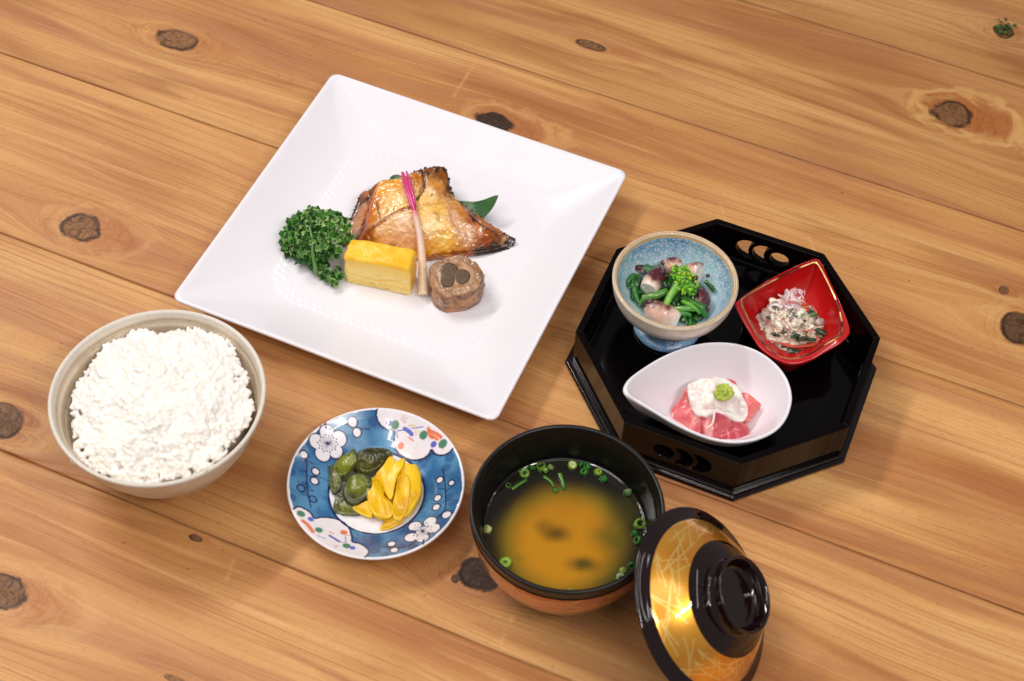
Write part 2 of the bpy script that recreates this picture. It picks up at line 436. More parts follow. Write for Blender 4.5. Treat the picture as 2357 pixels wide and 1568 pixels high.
for pi in range(len(bounds)-1):
    v1, v0 = bounds[pi], bounds[pi+1]
    inview = .2 < (v0+v1)/2 < 1.25
    st = .0021 if inview else .01
    nu = int((U1-U0)/st); nv = max(int((v1-v0)/st), 8)
    us = np.linspace(U0, U1, nu)
    vv = np.r_[0, .0002, .0007, np.linspace(.002, v1-v0-.002, nv), v1-v0-.0007, v1-v0-.0002, v1-v0]+v0
    zz = np.full(len(vv), 0.0); zz[[0, -1]] = -.02; zz[[1, -2]] = -.0006; zz[[2, -3]] = -.0001
    Ug, Vg = np.meshgrid(us, vv); Z = np.repeat(zz[:, None], nu, 1)
    e0 = .00016+.0004*np.clip(fbm(np.c_[us*30, us*0, us*0+pi*3], 1, 4), -.4, 1.4); e1 = .00016+.0004*np.clip(fbm(np.c_[us*30, us*0+9, us*0+pi*3], 1, 4), -.4, 1.4)
    wgt = (Vg-v0)/(v1-v0)
    Vw = Vg+(1-wgt)**40*e0[None, :]-wgt**40*e1[None, :]
    X = Ug*DU[0]+Vw*DV[0]; Y = Ug*DU[1]+Vw*DV[1]
    V = np.c_[X.ravel(), Y.ravel(), Z.ravel()]
    u = Ug.ravel(); v = Vw.ravel()
    cv = v0+(v1-v0)*(.35+.3*_hash(np.array(pi*7), np.array(3), np.array(1)))
    warp = fbm(np.c_[u*2.6, v*7, u*0+pi*5], 1, 3)*.012+fbm(np.c_[u*9, v*30, u*0+pi*5], 1, 2)*.0016
    gv = v+warp; gk = np.full(len(u), 9.0); gc = np.zeros(len(u)); gh = np.full(len(u), 9.0); ghs = np.zeros(len(u))
    for kn_, (ku, kv, ka, kb, dk) in enumerate(KW):
        if not (v0-.004 <= kv <= v1+.004): continue
        du = u-ku; dv = v-kv; ang = .12
        r2 = (du/2.3)**2+dv**2
        R2 = (kb*1.55)**2
        gv = gv-dv*R2*1.0/(r2+R2*.25)*np.exp(-(np.abs(dv)/.05)**2)
        d = np.sqrt((du/ka)**2+(dv/kb)**2)
        gc = np.where(d < gk, dk, gc); gk = np.minimum(gk, d)
        sd_ = 1 if int(ka*1e5) % 3 < 9 else -1; nh = np.sqrt(((du-sd_*ka*.9)/(ka*2.0))**2+((dv-kb*.25)/(kb*1.25))**2)+(ka < .012)*.35; hs = {0: .12, 1: .35, 2: .3, 3: .55, 4: .05, 5: 1.0, 6: .35, 7: .12, 9: .3}.get(kn_, .05); ghs = np.where(nh < gh, hs, ghs); gh = np.minimum(gh, nh)
    P2 = V[:, :2]; scr = np.zeros(len(u))
    for s in SW:
        d = pdist(P2, s); scr = np.maximum(scr, sst(.0012, .0002, d)*(.4+.6*np.clip(fbm(np.c_[V*300], 1, 2)+.6, 0, 1)))
    edg = np.maximum(sst(.0022, .0003, v-v0), sst(.0022, .0003, v1-v))*(.55+.45*fbm(np.c_[u*60, u*0, u*0+pi], 1, 3))
    off = np.array(table.location)
    o = mesh('plank', V-off, [f[::-1] for f in grid_faces(len(vv), nu, False)][::1], WOOD, None,
             attrs=dict(gu=u, gv=gv, gk=gk, gc=gc, gh=gh, ghs=ghs, tint=np.full(len(u), {1: .80, 2: .80, 3: .87, 4: .95, 5: 1.0, 6: .96, 7: 1.0}.get(pi, 1.)), gs=np.full(len(u), pi*13.7), scr=scr, edge=np.clip(edg, 0, 1)))
    o.parent = table
# dark board beneath the joints
c4 = [(U0, bounds[-1]), (U1, bounds[-1]), (U1, bounds[0]), (U0, bounds[0])]
V = [(a*DU[0]+b_*DV[0], a*DU[1]+b_*DV[1], z) for z in (-.0045, -.03) for a, b_ in c4]
part('backing_board', V, [(0, 1, 2, 3), (7, 6, 5, 4), (0, 4, 5, 1), (1, 5, 6, 2), (2, 6, 7, 3), (3, 7, 4, 0)], M['under'], table, smooth=False)
# ------------------------------------------------------------------ square plate
PC = np.array([-.0775, .7430]); PR = -.36368; PH_ = .1180
pu = np.array([math.cos(PR), math.sin(PR)]); pv = np.array([-math.sin(PR), math.cos(PR)])
def rsq(h, rc, n):
    """rounded square perimeter, half size h, n points per quarter starting mid right side"""
    P = []
    L1 = h-rc; arc = math.pi/2*rc; tot = 2*L1+arc
    for q in range(4):
        for i in range(n):
            s = tot*i/n
            if s < L1: x, y = h, s
            elif s < L1+arc:
                a = (s-L1)/max(rc, 1e-9); x, y = L1+rc*math.cos(a), L1+rc*math.sin(a)
            else: x, y = L1-(s-L1-arc), h
            for _ in range(q): x, y = -y, x
            P.append((x, y))
    return np.array(P)
NP = 190
prof = [(.060, .0, .030), (.0605, .0, .030), (.064, .003, .030), (.068, .0042, .030), (.080, .0072, .025), (.100, .0148, .017), (.1155, .0212, .009), (.1178, .0232, .0066), (.1182, .0245, .0063), (.1178, .0256, .0061),
        (.1168, .0259, .009), (.1155, .0254, .0085), (.1135, .0243, .008)]
inner = list(np.linspace(.1125, .0815, 34))
def zin(m_):
    t = (m_-.0765)/(.1135-.0765)
    zz = np.where(t < 0, .0079, .0079+.0164*np.clip(t, 0, 1)**1.35)
    return zz
for q in inner: prof.append((q, float(zin(q)), np.interp(q, [.0765, .1135], [.027, .0078])))
for q in np.linspace(.081, .060, 40): prof.append((q, float(zin(q)), np.interp(q, [.06, .081], [.032, .0255])))
for q in np.linspace(.057, .002, 20): prof.append((q, float(zin(.06))-.0003*(1-q/.06), .032*q/.06*(1-.25*(1-q/.06))))
V = []; mm = []
for h, z, rc in prof:
    R_ = rsq(h, min(rc, h*.98), NP); 
    # sides bow very slightly
    V.append(np.c_[R_[:, 0], R_[:, 1], np.full(len(R_), z)]); mm.append(np.full(len(R_), h))
V = np.concatenate(V); mm = np.concatenate(mm)
sidepos = np.where(np.abs(V[:, 0]) > np.abs(V[:, 1]), V[:, 1], V[:, 0])
nin = len(prof)-94
idx = np.arange(len(V)) >= nin*4*NP
for m0, ph in ((.0748, 0), (.0708, .5)):
    b_ = np.exp(-((mm-m0)/.0010)**2)*np.clip(np.cos(2*np.pi*(sidepos/.0056+ph)), 0, 1)**1.2
    V[:, 2] += np.where(idx & (np.abs(sidepos) < .066), .00030*b_, 0)
V[:, 2] += .00035*fbm(V, 14, 2, 3)*sst(.062, .08, mm)
V[:, :2] *= 1.02
Vw = np.c_[PC+V[:, :1]*pu+V[:, 1:2]*pv, V[:, 2]]
plate = thing('square_plate', 'large white square porcelain plate with sloping rim under the grilled fish', 'plate', (*PC, 0))
fcs = grid_faces(len(prof), 4*NP); L_ = (len(prof)-1)*4*NP
fcs.append(tuple(L_+k for k in range(4*NP)))
part('plate_body', Vw, fcs, M['porcelain'], plate)
PZ = .0076

# ------------------------------------------------------------------ rice bowl
RC = np.array([-.2177, .5668]); RR = .0669; RZ = .066
rp = dense([(.0285, .0), (.0300, .0004), (.0305, .005), (.031, .007), (.040, .0125), (.050, .024), (.058, .040), (.0635, .055), (.0660, .0635), (.0669, .0655), (.0666, .0668), (.0655, .0673), (.0643, .0664), (.0628, .061), (.058, .047), (.050, .031), (.040, .020), (.020, .012), (.0005, .0105)], .0011)
V, f, T, r = lathe(rp, 220, RC)
idxr = np.arange(len(V)); ins = idxr > np.argmax(rp[:, 1])*220
ring = vn(np.c_[V[:, 2]*900+.6*vn(np.c_[np.cos(T)*2, np.sin(T)*2, V[:, 2]*60]), T*0, T*0])+.5*vn(np.c_[V[:, 2]*2300, np.cos(T)*1.5, np.sin(T)*1.5])
cin = mix(lin((192, 170, 140)), lin((238, 224, 202)), sst(-.5, .9, ring)); cin = mix(cin, lin((186, 166, 140)), sst(.2, 1, fbm(V, 60, 4, 2))*.45)
cout = mix(lin((222, 212, 196)), lin((206, 190, 170)), sst(-.3, .6, fbm(V, 50, 4, 5)))
c = np.where(ins[:, None], cin, cout)
c = mix(c, lin((226, 219, 210)), sst(.0600, .0650, V[:, 2])*.8)
spk = vn(V*900); c = mix(c, lin((120, 84, 56)), (spk > .86)*.7*(vn(V*70) > -.2))
V[:, :2] = RC+(V[:, :2]-RC)*(1+(.0009*ring*ins*sst(.066, .06, V[:, 2])/.06)[:, None]*.18)
V[:, 2] += .0007*np.sin(T*2+.6)*sst(.03, .066, V[:, 2])
rb = tag(mesh('rice_bowl', V, f+[tuple(range(220))[::-1], tuple(len(V)-220+k for k in range(220))], M['stone'], col=c, loc=(*RC, 0)), 'beige speckled stoneware bowl filled with white rice, left of the saucer', 'bowl')

# rice: thousands of separate grains on a heaped core
ro = zout(ZK, [(262, 880), (300, 700), (390, 570), (500, 400), (640, 310), (800, 262), (930, 285), (1010, 330), (1090, 300), (1190, 250), (1290, 285), (1400, 290), (1490, 350), (1500, 430), (1570, 560), (1640, 690), (1690, 800), (1650, 930), (1590, 1030), (1500, 1120), (1470, 1200), (1310, 1290), (1120, 1370), (890, 1400), (660, 1380), (520, 1310), (390, 1235), (320, 1170), (320, 1010)], .056)
rctr = ro[:, :2].mean(0)
def riceh(P):
    d = 1-np.clip(np.linalg.norm((P[:, :2]-rctr)/np.array([.057, .053]), axis=1), 0, 1.25)**2
    return .0560+.0165*np.clip(d, -.45, 1)+.0042*fbm(np.c_[P[:, :2], P[:, 0]*0], 75, 3, 8)
O = catmull(ro, 160, True)
V, f, s = blob(np.c_[rctr+(O[:, :2]-rctr)*.95, np.full(160, .053)], .020, 160, 40, ctr=rctr, zc=.055, base=.62, smooth=False)
tp = s <= .9
V[:, 2] = np.where(tp, riceh(V)-.0001+.0005*fbm(V, 330, 3, 3), V[:, 2])
ricecore = thing('steamed_rice', 'mound of white steamed rice heaped in the beige stoneware bowl', 'rice', (*rctr, .05))
bag = Bag(); bag.add(V, f)
rng_ = np.random.default_rng(5)
lo = O[:, :2].min(0); hi = O[:, :2].max(0); cnt = 0
while cnt < 3400:
    p = lo+rng_.random(2)*(hi-lo)
    pj_ = rctr+(p-rctr)*(1.0-.055*vn(np.array([[p[0]*95, p[1]*95, 7.0]]))[0]-.02)
    if not inpoly(pj_[None], O)[0]: continue
    j = rng_.normal(0, .0006)
    clump = vn(np.array([[p[0]*55, p[1]*55, 3.0]]))[0]
    z = riceh(np.array([[p[0], p[1]]]))[0]-.0007+j*1.1+max(clump, -.3)*.0015+(.0006 if not inpoly((rctr+(p-rctr)*1.09)[None], O)[0] else 0)
    edge = np.linalg.norm((p-rctr)/np.array([.057, .053]))
    R3 = rmat(rng_.normal(0, .35), rng_.normal(0, .24), rng_.random()*6.283)
    l = rng_.uniform(.0026, .0033); a = rng_.uniform(.00135, .00175)
    V, f = ellipsoid((p[0], p[1], z), (R3@np.diag([l, a, a*.9])).T, 7, 5)
    V += R3[:, 2]*((((V-np.array([p[0], p[1], z]))@R3[:, 0])/l)**2*.0004)[:, None]
    bag.add(V, f); cnt += 1
V, f, c = bag.get()
g = part('rice_grains', V, f, M['rice'], ricecore); g['kind'] = 'stuff'
rm_ = g.modifiers.new('sticky', 'REMESH'); rm_.mode = 'VOXEL'; rm_.voxel_size = .00052; rm_.use_smooth_shade = True
sm_ = g.modifiers.new('soften', 'SMOOTH'); sm_.factor = .5; sm_.iterations = 2

# ------------------------------------------------------------------ blue patterned saucer
SC = np.array([-.0811, .5408])
sp = [(.021, .0), (.0215, .0), (.0225, .0022), (.030, .0045), (.042, .0105), (.052, .0165), (.0558, .0190), (.0563, .0200), (.0558, .0208), (.0548, .0207), (.050, .0176), (.044, .0140), (.038, .0106), (.034, .0085), (.0305, .0070), (.027, .0064), (.015, .0062), (.0003, .0062)]
def saucer_z(r): 
    q = np.array(sp[9:][::-1]); return np.interp(r, q[:, 0], q[:, 1])
def onsaucer(pts):
    px = ZS(pts); z = np.full(len(px), .012)
    for _ in range(8):
        P = at(px, z); z = saucer_z(np.linalg.norm(P[:, :2]-SC, axis=1))
    return at(px, z)
under_ = dense(sp[:8], .0012); top_ = dense(sp[8:], .00036)
pr = np.r_[under_, top_]; NT = 860
V, f, T, r = lathe(pr, NT, SC)
top = np.arange(len(V)) >= len(under_)*NT
c = np.tile(lin((238, 234, 238)), (len(V), 1))
blotch = fbm(V, 55, 4, 3); b2 = vn(np.c_[V[:, :2]*190, T*0]); b3 = fbm(np.c_[T*3.5, r*40, r*0], 1, 3, 9)
blue = mix(lin((88, 146, 186)), lin((40, 98, 150)), sst(-.35, .45, blotch)); blue = mix(blue, lin((28, 72, 128)), sst(.15, .7, b3)*.8)
blue = mix(blue, lin((140, 180, 206)), sst(.35, .8, -b3)*.35)
rn = r+.0004*fbm(np.c_[T*9, r*0, r*0], 1, 2)
band = top & (rn > .0308) & (rn < .0545)
c = np.where(band[:, None], blue, c)
# dark blotches along both borders of the band
for k in range(46):
    a = k*2.399; rr = (.0525 if k % 2 else .046)+.002*math.sin(k*7.1)
    q = np.array([SC[0]+rr*math.cos(a), SC[1]+rr*math.sin(a)]); d = np.linalg.norm((V[:, :2]-q), axis=1)+.0007*b2
    c = mix(c, lin((26, 66, 122)), sst(.0036, .0026, d)*.55*band*(1 if k % 3 else .4))
NAVY = lin((18, 26, 78)); WHT_ = lin((238, 232, 238))
I = np.where(top)[0]; P2 = V[I]; jit = .00012*vn(P2*1500)
def apply(mask, col_, a=1.0): c[I] = mix(c[I], col_, mask*a)
def stroke(pts, w_, col_, a=1.0, soft=.00022):
    q = onsaucer(np.array(pts, float)); q = catmull(q, max(len(q)*8, 8)) if len(q) > 2 else q
    apply(sst(w_/2+soft, w_/2-soft, pdist(P2, q)+jit), col_, a)
def spot(x, y, rad, col_, a=1.0, soft=.0003):
    q = onsaucer(np.array([(x, y)], float)); apply(sst(rad+soft, rad-soft, np.linalg.norm(P2[:, :2]-q[0, :2], axis=1)+jit*1.5), col_, a)
PXM = 1/(2.306*1.7378*3350)   # metres per zoom pixel, about
panels = [[(960, 60), (935, 110), (940, 170), (970, 230), (1020, 265), (1100, 292), (1098, 350), (1100, 420), (1140, 495), (1210, 540), (1290, 557), (1370, 540), (1420, 500), (1442, 462), (1480, 500), (1540, 512), (1600, 490), (1650, 440)],
          [(165, 1010), (210, 985), (270, 1002), (330, 1045), (365, 1090), (440, 1082), (540, 1092), (620, 1122), (680, 1180), (708, 1250), (715, 1308), (780, 1325), (840, 1362), (868, 1405), (830, 1450)]]
closers = [[(1700, 380), (1560, 180), (1330, 60), (1100, 20)], [(600, 1500), (380, 1380), (200, 1230), (120, 1080)]]
for pn, cl in zip(panels, closers):
    q = catmull(onsaucer(np.array(pn, float)), 120); e = onsaucer(np.array(cl, float)); poly = np.r_[q[:, :2], e[:, :2]]
    mk = inpoly(P2[:, :2], poly) & (r[I] > .0308); c[I] = np.where(mk[:, None], lin((238, 230, 234)), c[I])
    apply(sst(.00085, .00045, pdist(P2, q)+jit*2)*(r[I] < .0552), NAVY, .95)
# well line
dl = np.abs(r[I]-.0306)+.00015*b2[I]; apply(sst(.00085, .00045, dl), NAVY)
FL = [((487, 402), [(480, 305), (592, 358), (556, 470), (440, 500), (385, 385)], 68), ((1362, 1210), [(1290, 1165), (1430, 1125), (1462, 1185), (1360, 1272), (1255, 1268)], 60)]
for (cx, cy), pet, R0 in FL:
    for x, y in pet: spot(x, y, (R0+9)*PXM*.92, NAVY)
    for x, y in pet: spot(x, y, (R0-2)*PXM*.90, WHT_)
    spot(cx, cy, R0*.9*PXM, WHT_)
    for k in range(20):
        a = k*2*math.pi/20+.1; l = 58 if k % 2 else 72
        stroke([(cx+10*math.cos(a), cy+8*math.sin(a)), (cx+l*math.cos(a), cy+l*.88*math.sin(a))], .00030, NAVY, .9, .00012)
        spot(cx+(l+20)*math.cos(a), cy+(l+18)*.9*math.sin(a), .0005, NAVY, .9, .0002)
    spot(cx, cy, .0009, NAVY)
BR = [([(262, 470), (290, 560), (292, 700), (300, 840), (332, 990)], .0008), ([(235, 655), (295, 655)], .0005), ([(300, 700), (400, 710), (490, 745)], .0005), ([(300, 830), (355, 840)], .0006), ([(250, 580), (300, 565), (350, 590)], .0005), ([(205, 735), (235, 790), (300, 765)], .0004), ([(300, 900), (350, 905)], .0005),
      ([(500, 275), (560, 240), (610, 215), (700, 235), (780, 262), (870, 270)], .0008), ([(600, 215), (610, 190)], .0006), ([(635, 222), (645, 195)], .0006), ([(465, 215), (470, 260)], .0013),
      ([(1545, 640), (1558, 700), (1570, 800), (1575, 900), (1568, 1010), (1500, 1080)], .0008), ([(1505, 820), (1570, 820)], .0005), ([(1580, 840), (1650, 790)], .0006), ([(1440, 960), (1520, 945), (1565, 935), (1610, 925)], .0005), ([(1570, 1020), (1600, 1000)], .0005), ([(1500, 1080), (1490, 1110)], .0006),
      ([(960, 1352), (1080, 1358), (1200, 1355), (1260, 1330), (1310, 1300)], .0008), ([(1190, 1370), (1200, 1340)], .0005), ([(1240, 1355), (1240, 1325)], .0005), ([(1370, 1290), (1368, 1330)], .0011)]
for q, w_ in BR: stroke(q, w_, NAVY)
for x, y, rr in [(375, 660, 26), (365, 748, 28), (268, 505, 28), (715, 205, 36), (755, 300, 32), (1520, 738, 24), (1628, 765, 20), (1500, 905, 26), (1488, 990, 28), (1583, 1060, 36), (1075, 1328, 30), (1100, 1385, 30)]:
    spot(x, y, (rr+13)*PXM, NAVY); spot(x, y, rr*PXM, WHT_)
for x, y in [(240, 815), (350, 915)]: spot(x, y, 38*PXM, NAVY); spot(x, y, 26*PXM, lin((80, 130, 180)))
GR = lin((30, 118, 84)); VI = lin((70, 80, 190)); OR = lin((236, 108, 52)); RD = lin((205, 60, 50)); YL = lin((210, 196, 120))
for x, y, rr, k in [(1108, 230, 36, GR), (1370, 325, 36, GR), (1548, 405, 38, GR), (1050, 213, 24, VI), (1463, 410, 27, VI), (1160, 425, 28, OR), (240, 1050, 34, GR), (405, 1200, 32, GR), (660, 1345, 34, GR), (330, 1100, 25, VI), (715, 1365, 25, VI), (635, 1222, 30, OR)]:
    if k is GR: stroke([(x-rr-14, y-rr), (x, y)], .0004, YL, .8); stroke([(x, y), (x+6, y+rr+22)], .0005, YL, .8)
    spot(x, y, rr*PXM, k, .92, .0004)
for q, w_, k in [([(1195, 265), (1235, 290), (1262, 318)], .0024, VI), ([(1110, 290), (1190, 275)], .0006, VI), ([(1260, 262), (1365, 248)], .0006, VI), ([(1125, 300), (1130, 350)], .0006, VI), ([(1415, 262), (1425, 320), (1450, 350)], .0020, OR), ([(1425, 285), (1500, 320), (1530, 345)], .0022, OR), ([(1445, 330), (1500, 365)], .0016, OR), ([(1230, 345), (1275, 375)], .0008, OR),
                 ([(1180, 145), (1165, 190)], .00035, RD), ([(1200, 145), (1185, 205)], .00035, RD), ([(1218, 160), (1198, 215)], .00035, RD), ([(1230, 240), (1290, 240), (1300, 320)], .0008, YL),
                 ([(260, 1118), (300, 1150), (350, 1215)], .0026, OR), ([(505, 1252), (550, 1280), (590, 1305)], .0019, VI), ([(385, 1250), (465, 1278)], .0005, VI), ([(500, 1215), (545, 1238)], .0008, OR), ([(650, 1260), (655, 1310)], .0006, VI), ([(600, 1310), (650, 1315)], .0006, VI), ([(540, 1350), (570, 1340)], .0004, RD), ([(550, 1365), (590, 1345)], .0004, RD), ([(640, 1250), (695, 1248)], .0004, GR)]:
    stroke(q, w_, k, .9)
tag(mesh('patterned_saucer', V, f+[tuple(range(NT))[::-1], tuple(len(V)-NT+k for k in range(NT))], M['saucer'], col=c, loc=(*SC, 0)), 'small blue and white saucer painted with plum blossoms, holding pickles', 'saucer')

# ------------------------------------------------------------------ soup bowl
BC = np.array([.0384, .5005]); BR_ = .0584; BZ = .071
ob = dense([(.0255, .0), (.027, .0), (.0275, .006), (.029, .010), (.040, .0165), (.050, .0285), (.0550, .042), (.0572, .056), (.0580, .066), (.0584, .0695), (.0580, .0708), (.0570, .0712), (.0556, .0704), (.0545, .0672), (.0538, .0650), (.0530, .0640), (.0515, .055), (.0492, .044), (.042, .028), (.030, .018), (.0005, .014)], .0011)
V, f, T, r = lathe(ob, 240, BC)
soupbowl = thing('soup_bowl', 'round black lacquer soup bowl with a gold band, holding miso soup', 'bowl', (*BC, 0))
part('bowl_body', V, f+[tuple(range(240))[::-1], tuple(len(V)-240+k for k in range(240))], M['soupbowl'], soupbowl)
gb = dense([(.0457, .0215), (.0504, .0285), (.0554, .042), (.0576, .056), (.0581, .0615)], .0009)
V, f, T, r = lathe(gb, 420, BC)
c = mix(lin((196, 112, 36)), lin((178, 92, 30)), sst(-.5, .5, fbm(V, 60, 3)))
d = np.full(len(V), 1.0); Q = np.c_[(T+math.pi/2+math.pi) % (2*math.pi)*.052, V[:, 2]]
for k in range(150):
    a = rng_.random()*2*math.pi*.052; z = rng_.uniform(.028, .058); an = rng_.normal(0, .45)+(.5 if k % 2 else -.4); l = rng_.uniform(.006, .013)
    d = np.minimum(d, pdist(Q, [(a-l*math.cos(an), z-l*math.sin(an)), (a+l*math.cos(an), z+l*math.sin(an))]))
c = mix(c, lin((232, 190, 96)), sst(.00032, .00014, d)*.8)
part('gold_band', V, f, M['gold'], soupbowl, col=c)
# soup
sr = np.r_[np.linspace(.0001, .0470, 90), np.linspace(.0474, .0493, 10)]
V, f, T, r = lathe(np.c_[sr, .0450+.0006*sst(.0478, .0493, sr)], 300, BC)
V, f = np.array(V), [q[::-1] for q in f]
uv = V[:, :2]-BC
n1 = fbm(np.c_[uv, T*0], 26, 3, 4); n2 = fbm(np.c_[uv, T*0], 70, 3, 6)
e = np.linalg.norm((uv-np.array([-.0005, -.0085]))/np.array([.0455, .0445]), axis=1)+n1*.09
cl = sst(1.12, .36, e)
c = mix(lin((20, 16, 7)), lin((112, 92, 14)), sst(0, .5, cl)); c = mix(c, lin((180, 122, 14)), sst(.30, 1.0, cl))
c = mix(c, lin((150, 96, 12)), sst(-.05, .7, n1+n2*.4)*.35*cl)
cs = ZB(np.array([(1160, 960), (730, 930), (950, 1170), (640, 870), (430, 1120), (1280, 760), (960, 1350)])); cw = at(cs, .045)[:, :2]
for p, rx, ry, k, a in zip(cw, (.011, .0085, .0095, .006, .005, .012, .009), (.010, .0058, .0050, .005, .003, .012, .004), ((82, 78, 8), (84, 62, 10), (74, 62, 6), (104, 78, 10), (120, 104, 10), (60, 58, 8), (150, 104, 14)), (.7, .92, .9, .6, .6, .55, .6)):
    d = np.linalg.norm((V[:, :2]-p)/np.array([rx, ry]), axis=1)+n2*.35
    c = mix(c, lin(k), sst(1.5, .1, d)*a)
soup = tag(mesh('miso_soup', V, f, M['soup'], col=c, loc=(*BC, .045)), 'cloudy golden miso soup filling the round black bowl', 'soup')

# ------------------------------------------------------------------ lid leaning on the soup bowl
LAZ, LEL = -.2108, .807; LR = .0588
la = np.array([math.cos(LEL)*math.cos(LAZ), math.cos(LEL)*math.sin(LAZ), math.sin(LEL)])
lu = np.cross([0, 0, 1], la); lu /= np.linalg.norm(lu); lv = np.cross(la, lu)
lc = np.array([.1206, .4558, LR*math.cos(LEL)+.0004])
LP = [(.0588, .0), (.0583, .0010), (.0560, .0018), (.0535, .0028), (.0504, .0042), (.0475, .0072), (.0440, .0112), (.0400, .0152), (.0346, .0193), (.0300, .0216), (.0250, .0232)]
lq = np.array(LP)[::-1]
def lid_h(r): return np.interp(r, lq[:, 0], lq[:, 1])
def onlid(pts):
    px = ZL(pts); h = np.full(len(px), .012)
    for _ in range(12):
        d = FWD+((px[..., 0:1]-PW/2)/F)*RT-((px[..., 1:2]-PH/2)/F)*UP
        o_ = lc+h[:, None]*la; t = ((o_-EYE)@la)/(d@la); P = EYE+d*t[:, None]
        h = h*.5+.5*lid_h(np.linalg.norm((P-lc)-((P-lc)@la)[:, None]*la, axis=1))
    return np.c_[(P-lc)@lu, (P-lc)@lv]
lid = thing('lacquer_lid', 'dark lacquer bowl lid with wide gold band leaning against the black soup bowl', 'lid', tuple(lc))
basis = (lc, lu, lv, la)
shell = catmull(np.array(LP), 70)
inner_ = [(r_*.985, h_-.0022) for r_, h_ in shell[::-1] if r_ > .024]
V, f, T, r = lathe(np.r_[[(.0588-.003, -.0002)], shell, [(.024, .0234), (.0005, .0236)]], 260, basis=basis)
part('lid_shell', V, f, M['lid_lacq'], lid)
V, f, T, r = lathe(np.array([(.0558, -.0002), (.050, .0022), (.044, .009), (.0346, .0172), (.020, .021), (.0005, .0215)]), 200, basis=basis)
part('lid_inner', V, [q[::-1] for q in f], M['soupbowl'], lid)
kp = dense([(.0250, .0233), (.0232, .0236), (.0222, .0244), (.0218, .0262), (.0216, .0285), (.0221, .0305), (.0229, .0320), (.0231, .0329), (.0227, .0336), (.0219, .0336), (.0211, .0330), (.0204, .0315), (.0195, .0280), (.0188, .0258), (.0172, .0246), (.0120, .0243), (.0005, .0243)], .0006)
V, f, T, r = lathe(kp, 200, basis=basis)
part('lid_knob', V, f, M['lid_lacq'], lid)
rr_ = np.linspace(.0503, .0346, 60)
sh_ = np.array([(r_, lid_h(r_)) for r_ in rr_]); shs = catmull(np.array(LP[3:10]), 200)
sh_ = np.array([(r_, np.interp(r_, shs[::-1, 0], shs[::-1, 1])+.00022) for r_ in rr_])
V, f, T, r = lathe(sh_, 900, basis=basis)
Q = np.c_[(V-lc)@lu, (V-lc)@lv]
c = mix(lin((240, 170, 54)), lin((222, 142, 38)), sst(-.6, .6, fbm(V, 50, 3)))
LS = [[(500, 262), (640, 215), (800, 182)], [(475, 390), (600, 285), (740, 200), (770, 190)], [(622, 165), (740, 210), (790, 310)], [(596, 178), (700, 240), (795, 305)], [(705, 165), (790, 220), (885, 325)], [(838, 145), (780, 260), (708, 370)], [(705, 290), (722, 335), (775, 322)],
      [(862, 192), (830, 330)], [(862, 192), (800, 270), (735, 335)], [(632, 190), (645, 320), (655, 430)], [(528, 302), (570, 420), (600, 500), (635, 580)], [(605, 322), (500, 510), (425, 650)], [(548, 445), (552, 600), (555, 850)], [(686, 400), (540, 540), (430, 640)], [(412, 555), (520, 545), (630, 542)],
      [(372, 480), (375, 640), (395, 730)], [(372, 510), (405, 640), (450, 775)], [(350, 570), (372, 505), (405, 552)], [(470, 560), (500, 680), (525, 820)], [(505, 625), (480, 820), (430, 1090)], [(480, 860), (455, 1090), (428, 1300)], [(528, 655), (600, 610), (660, 590)], [(535, 860), (570, 940), (590, 1000)],
      [(315, 830), (450, 910), (590, 965)], [(318, 850), (470, 960), (630, 1085)], [(335, 965), (380, 1060), (415, 1060)], [(345, 985), (375, 1040), (378, 1115)], [(375, 1050), (460, 1150), (555, 1272)], [(420, 1110), (480, 1230), (548, 1360)], [(455, 930), (475, 1050), (440, 1160)],
      [(596, 1200), (635, 1330), (640, 1440)], [(682, 1212), (660, 1350), (635, 1535)], [(525, 1460), (640, 1475), (770, 1462), (870, 1440)], [(555, 1498), (680, 1510), (800, 1510)], [(596, 1462), (635, 1510), (670, 1460)], [(714, 1300), (770, 1340), (800, 1335)], [(720, 1305), (760, 1385)], [(745, 1340), (850, 1420), (930, 1490)], [(790, 1370), (900, 1420), (1000, 1432)],
      [(685, 1400), (740, 1430), (770, 1432)], [(690, 1402), (700, 1460)], [(700, 1415), (780, 1500), (905, 1560)], [(860, 1365), (850, 1460), (822, 1545)], [(893, 1385), (888, 1520)], [(1078, 1365), (1000, 1430), (905, 1515)], [(1135, 1350), (1050, 1450), (930, 1530)], [(1170, 1300), (1100, 1400), (990, 1480)], [(1028, 1370), (1040, 1510)], [(1085, 1380), (1072, 1460)],
      [(860, 265), (950, 275), (1030, 310)], [(870, 210), (950, 260), (1040, 345)], [(900, 170), (980, 240), (1060, 330)], [(940, 190), (1040, 290), (1160, 420)], [(1000, 270), (1070, 255)], [(1050, 330), (1110, 380), (1160, 425)], [(960, 190), (1050, 240), (1120, 320)], [(1280, 1090), (1240, 1160), (1190, 1290)], [(1250, 1130), (1225, 1230)], [(1300, 1060), (1270, 1180)]]
d = np.full(len(V), 1.0)
for s_ in LS:
    q = onlid(np.array(s_, float)); q = catmull(q, 8) if len(q) > 2 else q
    d = np.minimum(d, pdist(Q, q))
for k in range(60):   # the far side, which the photograph does not show
    a = rng_.uniform(-1.05, 1.05); r0 = rng_.uniform(.036, .049); p = np.array([r0*math.cos(a+math.radians(-1)), r0*math.sin(a)])
    # lu is horizontal, lv points up the lid: lower edge (negative lv) faces the table
    p = np.array([r0*math.sin(a), -r0*math.cos(a)]); an = rng_.random()*3.14; l = rng_.uniform(.003, .007)
    d = np.minimum(d, pdist(Q, [(p[0]-l*math.cos(an), p[1]-l*math.sin(an)), (p[0]+l*math.cos(an), p[1]+l*math.sin(an))]))
c = mix(c, lin((246, 208, 118)), sst(.00046, .00022, d)*.85)
part('gold_band', V, f, M['gold'], lid, col=c)

